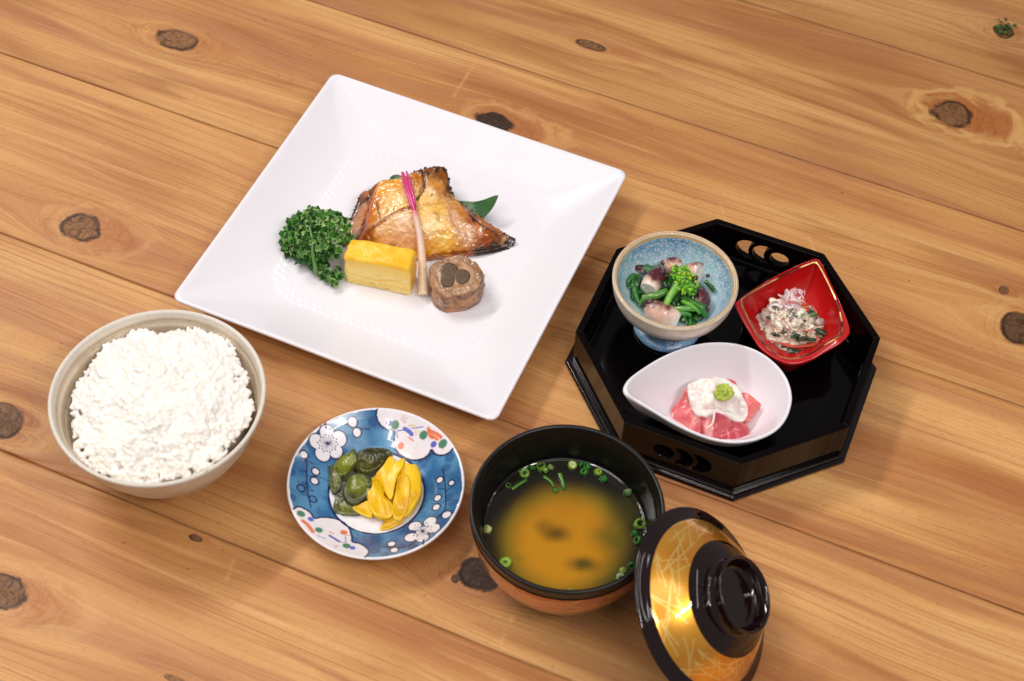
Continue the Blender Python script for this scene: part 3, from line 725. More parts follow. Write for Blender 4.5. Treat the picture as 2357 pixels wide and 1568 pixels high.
# ------------------------------------------------------------------ octagonal tray
TC = np.array([.1441, .6591]); TR, TH_, TROT = .1022, .0385, .0413; TFZ = .0085
tray = thing('octagonal_tray', 'black lacquer octagonal tray carrying three small dishes', 'tray', (*TC, 0))
def octv(R_, k): a = TROT+k*math.pi/4; return TC+R_*np.array([math.cos(a), math.sin(a)])
def prism_ring(lo_, hi_):
    pass
def octring(prof_, name, mat, cap=None):
    V = []; f = []
    for R_, z in prof_:
        for k in range(8): V.append((*octv(R_, k), z))
    n = len(prof_)
    for i in range(n-1):
        for k in range(8): f.append((i*8+k, i*8+(k+1) % 8, (i+1)*8+(k+1) % 8, (i+1)*8+k))
    if cap: f.append(tuple(range(8))[::-1]); f.append(tuple((n-1)*8+k for k in range(8)))
    o = part(name, V, f, mat, tray, smooth=False)
    bv = o.modifiers.new('bevel', 'BEVEL'); bv.width = .00022; bv.segments = 2; bv.limit_method = 'ANGLE'
    return o
octring([(.0975, .0), (.1000, .0), (.1000, .0006), (.1068, .0006), (.1072, .0014), (.1072, .0034), (.1062, .0042), (.1050, .0044), (.1050, .0062), (.1038, .0068), (.0970, .0068)], 'base_moulding', M['lacq_red'])
octring([(.0968, .0012), (.0969, .0030), (.0969, .0084), (.0965, TFZ)], 'tray_floor', M['lacq'], cap=True)
octring([(.0968, TFZ-.0005), (.0966, TFZ+.0012), (.0955, TFZ+.0005), (.0945, TFZ-.0005)], 'floor_fillet', M['lacq'])
wall_t = .0046
def crescent(cx, r1, cx2, r2, cz=0.0):
    A = [(cx+r1*math.cos(t), cz+r1*math.sin(t)) for t in np.linspace(0, 2*math.pi, 96, endpoint=False)]
    if r2 is None: return A[::3]
    keep = [math.hypot(x-cx2, z-cz) > r2 for x, z in A]
    # rotate so the kept run is contiguous
    i0 = next(i for i in range(96) if keep[i] and not keep[i-1]); run = [A[(i0+j) % 96] for j in range(96) if keep[(i0+j) % 96]]
    a0 = math.atan2(run[-1][1]-cz, run[-1][0]-cx2); a1 = math.atan2(run[0][1]-cz, run[0][0]-cx2)
    a0 %= 2*math.pi; a1 %= 2*math.pi
    if math.hypot(cx2+r2*math.cos((a0+a1)/2)-cx, r2*math.sin((a0+a1)/2)) > r1: a1 += 2*math.pi if a1 < a0 else -2*math.pi
    arc = [(cx2+r2*math.cos(t), cz+r2*math.sin(t)) for t in np.linspace(a0, a1, 30)[1:-1]]
    return run[::2]+arc
for k in range(8):
    ri = TR-wall_t/math.cos(math.pi/8)
    a, b_ = octv(TR, k), octv(TR, k+1); ai, bi = octv(ri, k), octv(ri, k+1)
    w_ = np.linalg.norm(b_-a); ex = (b_-a)/w_; mid = (a+b_)/2; nrm = mid-TC; nrm /= np.linalg.norm(nrm)
    z0, z1 = .0069, TH_
    holes = []
    if k in (1, 5):
        zc_ = .0225
        sg = -1
        hs = [(sg*-.0118, .0098, sg*-.0012, .0112), (sg*.0000, .0095, sg*.0088, .0098), (sg*.0098, .0072, None, None)]
        hs[2] = (sg*.0105, .0070, None, None)
        for cx, r1, cx2, r2 in hs:
            pts = crescent(cx, r1, cx2, r2)
            holes.append([(x, zc_+y*.92) for x, y in pts])
    h2 = w_/2
    loops = [[(-h2, z0), (h2, z0), (h2, z1), (-h2, z1)]]+holes
    vs2 = []; edges = []
    for lp in loops:
        s0 = len(vs2); vs2 += [Vector(p) for p in lp]; edges += [(s0+i, s0+(i+1) % len(lp)) for i in range(len(lp))]
    res = geometry.delaunay_2d_cdt(vs2, edges, [], 0, 1e-7)
    ov = np.array([tuple(v) for v in res[0]]); tris = []
    for t in res[2]:
        cc = ov[list(t)].mean(0)[None]
        if any(inpoly(cc, np.array(hh))[0] for hh in holes): continue
        tris.append(tuple(t))
    ks = h2/(np.linalg.norm(bi-ai)/2)
    no = len(ov)
    Vo = [(*(mid+ex*x), z) for x, z in ov]
    Vi = [(*(mid-nrm*wall_t+ex*(x/ks if not holes or abs(abs(x)-h2) < 1e-5 else x)), z) for x, z in ov]
    f = [tuple(t) for t in tris]+[tuple(q+no for q in t[::-1]) for t in tris]
    ec = {}
    for t in tris:
        for i in range(len(t)):
            e_ = (t[i], t[(i+1) % len(t)]); ec[tuple(sorted(e_))] = ec.get(tuple(sorted(e_)), [])+[e_]
    for e_, l_ in ec.items():
        if len(l_) == 1: p, q = l_[0]; f.append((q, p, p+no, q+no))
    o = part('side_panel', Vo+Vi, f, M['lacq_wall'], tray, smooth=False)
    bv = o.modifiers.new('bevel', 'BEVEL'); bv.width = .0004; bv.segments = 2; bv.limit_method = 'ANGLE'; bv.angle_limit = .6

# ------------------------------------------------------------------ footed blue bowl
FC = np.array([.1066, .6862]); fz = TFZ
fb = dense([(.0222, fz), (.0232, fz+.0004), (.0236, fz+.0020), (.0228, fz+.0042), (.0190, fz+.0065), (.0160, fz+.0090), (.0158, fz+.0135), (.020, fz+.0200), (.0300, fz+.0258), (.0372, fz+.0330), (.0405, fz+.0405), (.0417, fz+.0465), (.0421, fz+.0500), (.0421, fz+.0518), (.0414, fz+.0528), (.0404, fz+.0529), (.0396, fz+.0524), (.0389, fz+.0510), (.0381, fz+.0485), (.0370, fz+.0430), (.0330, fz+.0350), (.0260, fz+.0290), (.0140, fz+.0250), (.0003, fz+.0240)], .0005, True)
V, f, T, r = lathe(fb, 420, FC)
ii = np.arange(len(V))//420; itop = int(np.argmax(fb[:, 1])); z = V[:, 2]-fz; ins = ii > itop
# crackle cells
def cells(P, sc):
    Pk = P*sc; i0 = np.floor(Pk).astype(np.int64); best = np.full(len(P), 9.0); b2_ = np.full(len(P), 9.0)
    for a in (-1, 0, 1):
        for b__ in (-1, 0, 1):
            for c_ in (-1, 0, 1):
                q = i0+np.array([a, b__, c_]); o_ = np.stack([_hash(q[:, 0], q[:, 1], q[:, 2]+s_*57) for s_ in range(3)], -1)
                d_ = np.linalg.norm(q+o_-Pk, axis=1); b2_ = np.minimum(b2_, np.maximum(best, d_)); best = np.minimum(best, d_)
    return best, b2_
f1, f2 = cells(V, 400); g1, g2 = cells(V+5, 700)
cellm = sst(.10, .32, f2-f1)*.8+.35*sst(.08, .3, g2-g1)*(vn(V*300) > -.2)
deep = mix(lin((72, 150, 196)), lin((120, 184, 200)), sst(-.4, .5, fbm(V, 50, 2, 3)))
deep = np.where((z < .013)[:, None], mix(lin((74, 150, 220)), lin((124, 184, 226)), sst(-.4, .5, fbm(V, 60, 3, 3))), deep)
paleb = np.where(ins[:, None], lin((222, 228, 238)), lin((190, 210, 232)))
pat = mix(deep, paleb, cellm*(.80+.25*vn(V*260)))
pat = np.where((ins)[:, None], mix(pat, lin((196, 218, 218)), sst(.048, .026, z)*.75), pat)
crm = mix(lin((236, 228, 216)), lin((212, 200, 184)), sst(-.2, .8, fbm(np.c_[V[:, :2]*20, V[:, 2]*120], 1, 3)))
c = np.where((ins & (r < .0384))[:, None] | ((z < .0150) & ~ins)[:, None], pat, crm)
gld = lin((208, 160, 92)); brn = lin((150, 112, 78))
rimz = (r > .0384) & (z > .046)
c = np.where(rimz[:, None], mix(lin((240, 232, 218)), lin((226, 208, 182)), .5+.5*vn(V*200)), c)
for r0, wd, k_ in ((.0388, .0005, gld), (.0399, .00035, brn), (.0404, .0006, gld), (.0413, .0003, brn)):
    c = mix(c, k_, sst(wd, wd*.4, np.abs(r-r0)+.0001*vn(V*200))*(ins | (z > .0524))*.9)
c = mix(c, brn, sst(.0006, .0002, np.abs(z-.0500))*(~ins)*.5)
tag(mesh('footed_bowl', V, f+[tuple(range(420))[::-1]], M['cream'], col=c, loc=(*FC, fz)), 'blue crackle-glazed footed bowl with cream outside and gold rim lines', 'bowl')

# ------------------------------------------------------------------ bowls whose rim is not a circle
def rimbowl(name, mat, rim_out, z0, depth_prof, ctr, n=260, loc=None, **kw):
    """depth_prof: list of (scale towards centre, z as fraction of rim height) walking outside -> rim -> inside"""
    O = rim_out; nt = len(O); V = []
    for sc_, zf, off_ in depth_prof:
        xy = ctr+(O[:, :2]-ctr)*sc_; z = z0+(O[:, 2]-z0)*zf+off_
        V.append(np.c_[xy, z])
    V = np.concatenate(V); f = grid_faces(len(depth_prof), nt); L = (len(depth_prof)-1)*nt
    f.append(tuple(range(nt))[::-1]); f.append(tuple(L+k for k in range(nt)))
    return V, f
# white teardrop bowl
tz = .038
tp = [(438, 385, .050), (452, 340, .0495), (490, 295, .0485), (570, 235, .046), (700, 155, .043), (850, 88, .041), (1000, 48, .040), (1140, 38, .039), (1280, 53, .038), (1420, 103, .038), (1540, 188, .038), (1622, 290, .038), (1660, 400, .038), (1657, 500, .038), (1612, 610, .038), (1530, 692, .038), (1400, 748, .038), (1250, 768, .038), (1100, 750, .038), (950, 700, .039), (800, 628, .0405), (650, 540, .043), (520, 465, .047), (458, 425, .0495)]
to = catmull(zout(ZR, tp), 260, True); tctr = at(ZR((1120, 470)), .02)[:2]
pf = [(.40, 0, 0), (.44, 0, .0), (.50, .03, 0), (.62, .13, 0), (.76, .32, 0), (.88, .58, 0), (.955, .82, 0), (.99, .95, 0), (1.0, .99, 0), (.996, 1.02, 0), (.982, 1.035, 0), (.965, 1.03, 0), (.95, 1.0, 0), (.93, .94, 0), (.88, .80, 0), (.80, .60, 0), (.68, .38, 0), (.54, .23, 0), (.38, .15, 0), (.2, .12, 0), (.01, .115, 0)]
pfd = catmull(np.array(pf), 90)
tdz0 = TFZ+.0002
V, f = rimbowl('', None, to, tdz0, pfd, tctr)
tag(mesh('teardrop_bowl', V, f, M['porcelain'], loc=(*tctr, tdz0)), 'white teardrop-shaped bowl at the front of the black tray', 'bowl')

# red square dish
rp_in = [(448, 745, .0425), (475, 700, .0425), (640, 603, .038), (850, 495, .0375), (1010, 425, .041), (1072, 408, .0425), (1105, 440, .0425), (1170, 560, .039), (1235, 700, .037), (1285, 860, .037), (1300, 960, .038), (1285, 1020, .0395), (1240, 1052, .0400), (1150, 1105, .0365), (1050, 1170, .034), (940, 1212, .0335), (840, 1220, .0335), (740, 1188, .034), (640, 1105, .0355), (560, 980, .037), (500, 870, .0395)]
ri_ = catmull(zout(ZD, rp_in), 240, True)
rp_out = [(397, 765, .0440), (440, 722, .0445), (640, 585, .040), (850, 472, .0395), (1020, 400, .043), (1085, 388, .0445), (1125, 430, .0440), (1205, 600, .0400), (1280, 760, .0385), (1340, 900, .0395), (1360, 975, .0405), (1350, 1020, .0410), (1275, 1095, .0405), (1150, 1165, .0370), (1050, 1225, .0345), (940, 1262, .0340), (830, 1262, .0340), (720, 1215, .0345), (610, 1135, .0360), (525, 1010, .0380), (455, 890, .0410)]
ro_ = catmull(zout(ZD, rp_out), 240, True)
# re-sample both loops by angle round one centre so that the rings correspond
rc_ = ri_[:, :2].mean(0)
def byang(L, n=240):
    Ld = np.r_[L, L[:1]]; Ld = np.concatenate([Ld[i]+(Ld[i+1]-Ld[i])*np.linspace(0, 1, 12, endpoint=False)[:, None] for i in range(len(Ld)-1)])
    a = np.arctan2(Ld[:, 1]-rc_[1], Ld[:, 0]-rc_[0]); o_ = np.argsort(a); a = a[o_]; Ld = Ld[o_]; t = np.linspace(-math.pi, math.pi, n, endpoint=False)
    return np.stack([np.interp(t, a, Ld[:, k], period=2*math.pi) for k in range(3)], -1)
A_, B_ = byang(ri_), byang(ro_)
base_pts = zout(ZD, [(440, 900), (1080, 560), (1352, 1035), (808, 1362)], TFZ)
def rpoly(pts, r_, n):
    P = []; m_ = len(pts); cen = pts.mean(0)
    for i in range(m_):
        p = pts[i]; a = pts[i-1]; b__ = pts[(i+1) % m_]
        u = (a-p)/np.linalg.norm(a-p); v = (b__-p)/np.linalg.norm(b__-p)
        for t in np.linspace(0, 1, 9): P.append((1-t)**2*(p+u*r_)+2*t*(1-t)*p+t*t*(p+v*r_))
    return np.array(P)
bp_ = rpoly(base_pts, .006, 0); Bb = byang(np.c_[bp_[:, :2], np.full(len(bp_), TFZ+.0002)])
rings = []
rings.append(np.c_[rc_+(Bb[:, :2]-rc_)*.6, Bb[:, 2]]); rings.append(np.c_[rc_+(Bb[:, :2]-rc_)*.93, Bb[:, 2]])
for t in np.linspace(0, 1, 14):
    w__ = t**.8; xy = Bb[:, :2]*(1-w__)+B_[:, :2]*w__; z = Bb[:, 2]*(1-t)+(B_[:, 2]-.0012)*t
    if t == 0: xy = rc_+(xy-rc_)*.985
    rings.append(np.c_[xy, z])
nwall_ = len(rings)
for t in np.linspace(0, 1, 8):
    xy = B_[:, :2]*(1-t)+A_[:, :2]*t; z = B_[:, 2]*(1-t)+A_[:, 2]*t-.0012*(2*t-1)**4+.0004
    rings.append(np.c_[xy, z])
nrim_ = len(rings)
for t in np.linspace(.06, 1, 30):
    s_ = 1-t; sc_ = 1-(t**1.7)*.99; zf = (1-t)**1.9
    zb = TFZ+.0042; xy = rc_+(A_[:, :2]-rc_)*sc_; z = zb+(A_[:, 2]-zb)*zf
    rings.append(np.c_[xy, z])
V = np.concatenate(rings); f = grid_faces(len(rings), 240); f.append(tuple(range(240))[::-1]); f.append(tuple(len(V)-240+k for k in range(240)))
reddish = thing('red_dish', 'glossy red square dish with worn gold rim line on the black tray', 'dish', (*rc_, TFZ))
part('dish_body', V, f, M['red'], reddish)
# the worn gold line: a thin strip just proud of the inner lip
st_ = []
for t, dz in ((-.10, 0), (.0, .00030), (.16, .0001)):
    xy = A_[:, :2]+(rc_-A_[:, :2])*t*.16; st_.append(np.c_[xy, A_[:, 2]-(.0010 if t > .1 else .0006 if t > -.01 else .0002)+dz])
V = np.concatenate(st_); q = vn(V*160)
c = mix(lin((214, 176, 120)), lin((58, 22, 16)), sst(.05, .45, q))
part('rim_line', V, grid_faces(3, 240), M['redgold'], reddish, col=c)
# ------------------------------------------------------------------ grilled fish on the square plate
def cz(cv, pts, z): return at(cv(np.array(pts, float)), z)[:, :2]
fo = [(712, 872, .009), (728, 760, .010), (738, 670, .012), (790, 520, .017), (845, 398, .022), (905, 372, .0255), (1000, 298, .0290), (1110, 280, .0305), (1200, 262, .0315), (1330, 205, .0325), (1465, 170, .0325), (1560, 172, .0320), (1592, 225, .031), (1612, 345, .029), (1650, 430, .0275), (1740, 512, .0255), (1850, 590, .0230), (1990, 690, .0195), (2110, 762, .0155), (2172, 810, .0125), (2128, 868, .0095), (2062, 902, .0090), (1900, 932, .0105), (1800, 942, .011), (1650, 955, .011), (1500, 968, .011), (1400, 975, .011), (1250, 960, .011), (1050, 915, .011), (880, 895, .010), (780, 890, .009)]
FO = zout(ZF, fo)
fctr = at(ZF((1320, 600)), .029)[:2]
ridge_ang = math.radians(28)
# points to shape the top: (zoom x, zoom y, extra height)
def fishh(V):
    P = V[:, :2]; h = np.zeros(len(V))
    up_ = cz(ZF, [(872, 690), (905, 560), (1000, 320), (1190, 275), (1365, 250), (1380, 360), (1320, 480), (1270, 565), (1050, 640), (900, 672)], .0285)
    d = pdist(P, up_, True)*np.where(inpoly(P, up_), -1, 1)
    h += .0013*sst(.0014, -.0014, d)+.0007*np.exp(-(d/.0013)**2)
    a, b__ = P[:, 0]*math.cos(ridge_ang)+P[:, 1]*math.sin(ridge_ang), -P[:, 0]*math.sin(ridge_ang)+P[:, 1]*math.cos(ridge_ang)
    fl = fbm(np.c_[a*60, b__*330, a*0], 1, 3, 2)
    low = cz(ZF, [(900, 700), (1270, 580), (1560, 500), (1900, 700), (1900, 900), (1400, 960), (900, 850)], .025)
    il = inpoly(P, low)
    h += np.where(il, .0006, .0002)*fl
    q = cz(ZF, [(1700, 670)], .025)[0]; h -= .0016*np.exp(-(np.linalg.norm((P-q)/np.array([.011, .008]), axis=1))**2)
    q = cz(ZF, [(1450, 420)], .028)[0]; h -= .0014*np.exp(-(np.linalg.norm((P-q)/np.array([.009, .010]), axis=1))**2)
    crack = cz(ZF, [(1372, 245), (1385, 350), (1330, 480)], .030); h -= .0018*np.exp(-(pdist(P, crack)/.0009)**2)
    crack = cz(ZF, [(972, 475), (1000, 560), (1016, 640)], .029); h -= .0009*np.exp(-(pdist(P, crack)/.0006)**2)
    ed = cz(ZF, [(1610, 340), (1740, 540), (1990, 720)], .025); h += .0014*np.exp(-(pdist(P, ed)/.0016)**2)
    ed = cz(ZF, [(1400, 250), (1560, 200)], .031); h += .0012*np.exp(-(pdist(P, ed)/.003)**2)
    return h
V, f, s = blob(FO, PZ-.0002, 420, 90, ctr=fctr, zc=.0285, dome=.0035, bev=.07, amp=.00045, sc=420, oc=3, seed=4, base=.95, hfun=fishh, nwall=7)
CC = [((790, 620), (196, 148, 122)), ((800, 720), (188, 136, 108)), ((870, 480), (196, 140, 118)), ((930, 380), (188, 130, 104)), ((850, 420), (92, 48, 28)), ((925, 500), (206, 128, 36)), ((905, 620), (196, 112, 26)), ((1000, 390), (226, 160, 72)), ((1100, 450), (234, 190, 128)), ((1200, 480), (236, 196, 140)), ((1150, 340), (222, 160, 78)), ((1310, 330), (176, 108, 44)), ((1060, 570), (238, 198, 146)), ((1160, 560), (232, 184, 118)),
      ((1050, 710), (240, 198, 154)), ((1200, 700), (242, 208, 176)), ((960, 790), (226, 166, 96)), ((1030, 845), (168, 118, 86)), ((1150, 830), (212, 164, 126)), ((1240, 770), (226, 182, 142)), ((900, 730), (140, 70, 24)), ((840, 820), (150, 74, 26)), ((780, 870), (86, 42, 22)),
      ((1450, 420), (240, 210, 170)), ((1400, 480), (238, 198, 136)), ((1500, 560), (240, 198, 120)), ((1660, 620), (218, 180, 150)), ((1740, 720), (222, 184, 152)), ((1480, 700), (246, 220, 164)), ((1560, 780), (240, 196, 116)), ((1380, 640), (240, 204, 140)), ((1460, 860), (226, 160, 58)), ((1620, 860), (218, 146, 44)), ((1800, 870), (150, 74, 20)), ((1900, 760), (146, 74, 26)), ((2000, 800), (100, 50, 22)), ((2100, 830), (48, 20, 14)), ((2000, 890), (42, 20, 14)),
      ((1440, 225), (122, 72, 42)), ((1520, 290), (120, 72, 32)), ((1580, 400), (140, 88, 50)), ((1500, 370), (196, 140, 76)), ((1700, 560), (190, 128, 58)), ((1800, 640), (120, 54, 24)), ((1250, 910), (216, 150, 66)), ((1400, 955), (180, 100, 30)), ((1650, 935), (140, 72, 24)), ((1850, 690), (190, 120, 70))]
ctrl = np.array([at(ZF(p), .024 if p[1] > 600 else .029)[:2] for p, _ in CC]); kcol = [lin(k) for _, k in CC]
wob = np.c_[fbm(V, 130, 3, 1), fbm(V, 130, 3, 2)]*.0014
Pw = V[:, :2]+wob
c = idw(Pw, ctrl, kcol, 3.2)
a_ = V[:, 0]*math.cos(ridge_ang)+V[:, 1]*math.sin(ridge_ang); b_ = -V[:, 0]*math.sin(ridge_ang)+V[:, 1]*math.cos(ridge_ang)
fib = fbm(np.c_[a_*90, b_*620, a_*0], 1, 3, 5)
c = c*(1+.20*fib[:, None]); lowm = inpoly(V[:, :2], cz(ZF, [(900, 700), (1270, 580), (1500, 560), (1560, 760), (1400, 930), (950, 850)], .025)); c = mix(c, lin((250, 228, 198)), sst(.15, .7, fib)*.6*lowm); br = fbm(V, 170, 4, 7)
c = mix(c, lin((176, 96, 24)), sst(.25, .8, br)*.55); c = mix(c, lin((248, 226, 186)), sst(.35, .85, -br)*.4)
sp_ = vn(V*1100)*sst(.0, .4, vn(V*150)); c = mix(c, lin((80, 34, 20)), sst(.62, .85, sp_)*.6)
BK = lin((26, 13, 9)); BR2 = lin((96, 42, 14))
def fst(pts, z, w_, col_, a=1.0, rag=.0010):
    global c
    q = catmull(cz(ZF, pts, z), 24) if len(pts) > 2 else cz(ZF, pts, z)
    d = pdist(Pw, q)+rag*fbm(V, 500, 3, w_*900); c = mix(c, col_, sst(w_, w_*.35, d)*a)
fst([(885, 400), (1000, 305), (1110, 285), (1200, 272), (1330, 232)], .030, .0024, BK, .85)
fst([(1372, 240), (1386, 350), (1330, 480)], .031, .0010, BK, .9, .0006); fst([(1340, 250), (1390, 250), (1420, 262)], .031, .0022, BK, .8)
fst([(905, 380), (840, 410), (790, 520), (762, 590)], .018, .0022, BK, .9); fst([(1470, 175), (1555, 180), (1600, 260), (1612, 340)], .031, .0042, BK, .9, .002)
fst([(1500, 210), (1490, 230)], .031, .003, BK, .8, .002); fst([(1560, 340), (1620, 440)], .029, .0020, BK, .6, .002)
fst([(972, 475), (1000, 560), (1016, 640)], .029, .00075, lin((70, 40, 34)), .9, .0003); fst([(1122, 510), (1126, 570)], .029, .0004, lin((120, 66, 30)), .8, .0002); fst([(1160, 430), (1200, 445)], .029, .0004, lin((120, 66, 30)), .7, .0002)
fst([(870, 684), (1000, 664), (1140, 605), (1270, 572)], .027, .0022, lin((140, 74, 22)), .85); fst([(1380, 560), (1600, 520), (1700, 540)], .026, .0010, lin((180, 110, 46)), .4)
fst([(1000, 310), (930, 440), (880, 590), (872, 690)], .027, .0030, lin((150, 78, 20)), .85)
fst([(872, 690), (820, 790), (760, 860)], .016, .0030, BR2, .8, .0015)
fst([(1640, 430), (1760, 560), (1850, 660), (1990, 720)], .024, .0016, lin((92, 46, 20)), .8, .0014); fst([(1800, 600), (1830, 640)], .024, .0022, lin((60, 22, 14)), .8)
fst([(1850, 945), (1960, 920), (2062, 902), (2128, 868), (2172, 812)], .009, .0060, BK, .95, .003); fst([(2172, 812), (2100, 770)], .013, .0018, BK, .8)
fst([(1370, 978), (1500, 972), (1800, 945)], .009, .0034, lin((120, 60, 18)), .9); fst([(1590, 575), (1640, 690), (1745, 742)], .025, .0009, lin((170, 116, 96)), .5)
fst([(1580, 570), (1720, 560), (1830, 700)], .025, .0010, lin((186, 130, 96)), .6); fst([(940, 850), (1060, 870), (1130, 850)], .018, .0022, lin((126, 84, 82)), .6, .001)
fst([(1455, 425), (1452, 445)], .03, .0011, lin((110, 60, 30)), .7, .0004)
lum = c.mean(1)[:, None]; c = np.clip(lum+(c-lum)*1.18, 0, 1)**1.03*1.05*np.array([1, .96, .93])
fish = thing('grilled_fish', 'glazed grilled fish fillet with charred edges on the white square plate', 'fish', (*fctr, PZ))
part('fillet', V, f, M['fish'], fish, col=c)
bag = Bag()   # charred crumbs that roughen the burnt rim
Os = catmull(FO, 600, True)
for k in range(110):
    seg = random.choice([(8, 13)]*5+[(2, 6)]*4+[(18, 24)]*6+[(13, 17)]*3); u_ = random.uniform(*seg)/len(fo); p = Os[int(u_*600) % 600].copy()
    p[:2] += (fctr-p[:2])*random.uniform(.006, .06); p[2] += random.uniform(-.0028, -.0002); r_ = random.uniform(.00045, .0013)
    v_, f_ = ellipsoid(p, np.diag([r_*1.3, r_, r_*.8])@rmat(random.random()*3, random.random()*3, 0).T, 6, 5); bag.add(v_, f_, lin(random.choice([(24, 12, 9), (52, 24, 14), (80, 36, 18)])))
V, f, c = bag.get(); q = part('charred_edge', V, f, M['char'], fish, col=c); q['kind'] = 'stuff'

# bamboo leaf
lt = at(ZF((2020, 434)), .0285); lr = at(ZF((1935, 655)), .010); ll = at(ZF((1690, 520)), .012); l0 = at(ZF((1120, 262)), .020)
tip = lt; mid1 = (at(ZF((1985, 560)), .018)+at(ZF((1830, 488)), .022))/2; P0 = at(ZF((1500, 640)), .009); P00 = at(ZF((1118, 268)), .0085)
path = catmull(np.array([P00+[-.0, .001, 0], at(ZF((1240, 420)), .0083), at(ZF((1480, 600)), .0085), at(ZF((1780, 600)), .0125), at(ZF((1905, 545)), .0185), tip]), 60)
V = []; nn = 13
for i, p in enumerate(path):
    t_ = i/59; wd = .0152*(max(math.sin(math.pi*min(1, t_*1.02+.0)), 0)**.6 if t_ < .5 else (1-((t_-.5)/.5)**2.2)) ; wd = max(wd, .0002)
    d_ = path[min(i+1, 59)]-path[max(i-1, 0)]; d_ /= np.linalg.norm(d_); sd = np.cross(d_, [0, 0, 1]); sd /= np.linalg.norm(sd)
    for j in range(nn):
        a = (j/(nn-1)*2-1); V.append(p+sd*a*wd*.9+np.array([0, 0, .0022*abs(a)**1.5*wd/.0128+.0001*math.cos(j*9)]))
V = np.array(V); nvv = len(V); V2 = np.r_[V, V-[0, 0, .00022]]; f = grid_faces(60, nn, False); f2 = [tuple(q+nvv for q in t[::-1]) for t in f]
stp = np.tile(np.cos(np.arange(nn)*3.0), 60); c = mix(lin((40, 84, 44)), lin((66, 112, 62)), .5+.4*stp+.2*vn(V*300))
tag(mesh('bamboo_leaf', V2, f+f2, M['leaf'], col=np.r_[c, c], loc=tuple(path[30])), 'dark green pointed bamboo leaf sticking out from under the grilled fish', 'leaf')

# pickled ginger shoot
gp = [(1376, 1286, .0115), (1378, 1180, .0150), (1372, 1050, .0190), (1362, 900, .0235), (1340, 740, .0300), (1312, 620, .0345), (1296, 545, .0362)]
gr = [.0038, .0035, .0031, .0027, .0024, .0021, .0018]
ging = thing('ginger_shoot', 'slender pickled ginger shoot, cream with a magenta top, leaning on the fish', 'ginger', tuple(at(ZF((1376, 1286)), .0115)))
V, f, t = tube([at(ZF(p[:2]), p[2]) for p in gp], gr, 16, 60)
st = .5+.5*np.sin(np.arange(len(V)) % 16*2.2)
c = mix(lin((238, 212, 178)), lin((240, 206, 188)), sst(.2, .6, t)); c = mix(c, lin((216, 170, 140)), st*.25); c = mix(c, lin((224, 40, 110)), sst(.84, .98, t)*.9)
part('stem', V, f, M['wet'], ging, col=c)
for pts, rr__ in ([[(1302, 560, .0370), (1272, 450, .0376), (1235, 330, .0372), (1206, 240, .0362)], [.0012, .0013, .0012, .0009]], [[(1290, 555, .0360), (1250, 440, .0370), (1218, 340, .0366), (1198, 238, .0352)], [.0012, .0013, .0012, .0010]], [[(1308, 540, .0366), (1292, 440, .0374), (1262, 320, .0376), (1234, 228, .0366)], [.0010, .0012, .0011, .0007]]):
    V, f, t = tube([at(ZF(p[:2]), p[2]) for p in pts], rr__, 10, 40)
    c = mix(lin((208, 14, 96)), lin((226, 96, 160)), .5+.5*np.sin(np.arange(len(V))*1.9)); c = mix(c, lin((180, 10, 80)), sst(.3, 0, t)*.6)
    part('leaf_sheath', V, f, M['wet'], ging, col=c)

# rolled omelette block
e0 = at(ZF((712, 1186)), PZ); e1 = at(ZF((1262, 1302)), PZ); hx = (e1-e0); hx /= np.linalg.norm(hx); L1 = np.linalg.norm(e1-e0)+.0010
hy = np.array([-hx[1], hx[0], 0]); Dp, Hh = .0185, .0262
def rbox(c0, ax, dims, n=(40, 24, 26), rad=.0028, amp=0, sc=200, seed=0):
    ax = np.array(ax); g = []; fs = []; nvt = 0; half = np.array(dims)/2
    for d_ in range(3):
        for sg in (-1, 1):
            a, b__ = [k for k in range(3) if k != d_]; na, nb_ = n[a], n[b__]
            A, B = np.meshgrid(np.linspace(-1, 1, na), np.linspace(-1, 1, nb_)); P = np.zeros((A.size, 3)); P[:, a] = A.ravel()*half[a]; P[:, b__] = B.ravel()*half[b__]; P[:, d_] = sg*half[d_]
            g.append(P); fl = (sg > 0) ^ (d_ == 1)
            fs += [tuple(q+nvt for q in t) for t in grid_faces(nb_, na, False, not fl)]; nvt += len(P)
    P = np.concatenate(g); core = np.clip(P, -(half-rad), half-rad); dd = P-core; l = np.linalg.norm(dd, axis=1)[:, None]; P = np.where(l > 0, core+dd/np.maximum(l, 1e-9)*rad, P)
    N = np.where(l > 0, dd/np.maximum(l, 1e-9), 0)
    W = np.asarray(c0)+P@ax
    if amp: W = W+(N@ax)*(amp*fbm(W, sc, 4, seed))[:, None]
    return W, fs, P
V, f, Lc = rbox((e0+e1)/2+hy*Dp/2+np.array([0, 0, Hh/2]), [hx, hy, [0, 0, 1]], (L1, Dp, Hh), (90, 40, 56), .0026, .0008, 130, 3)
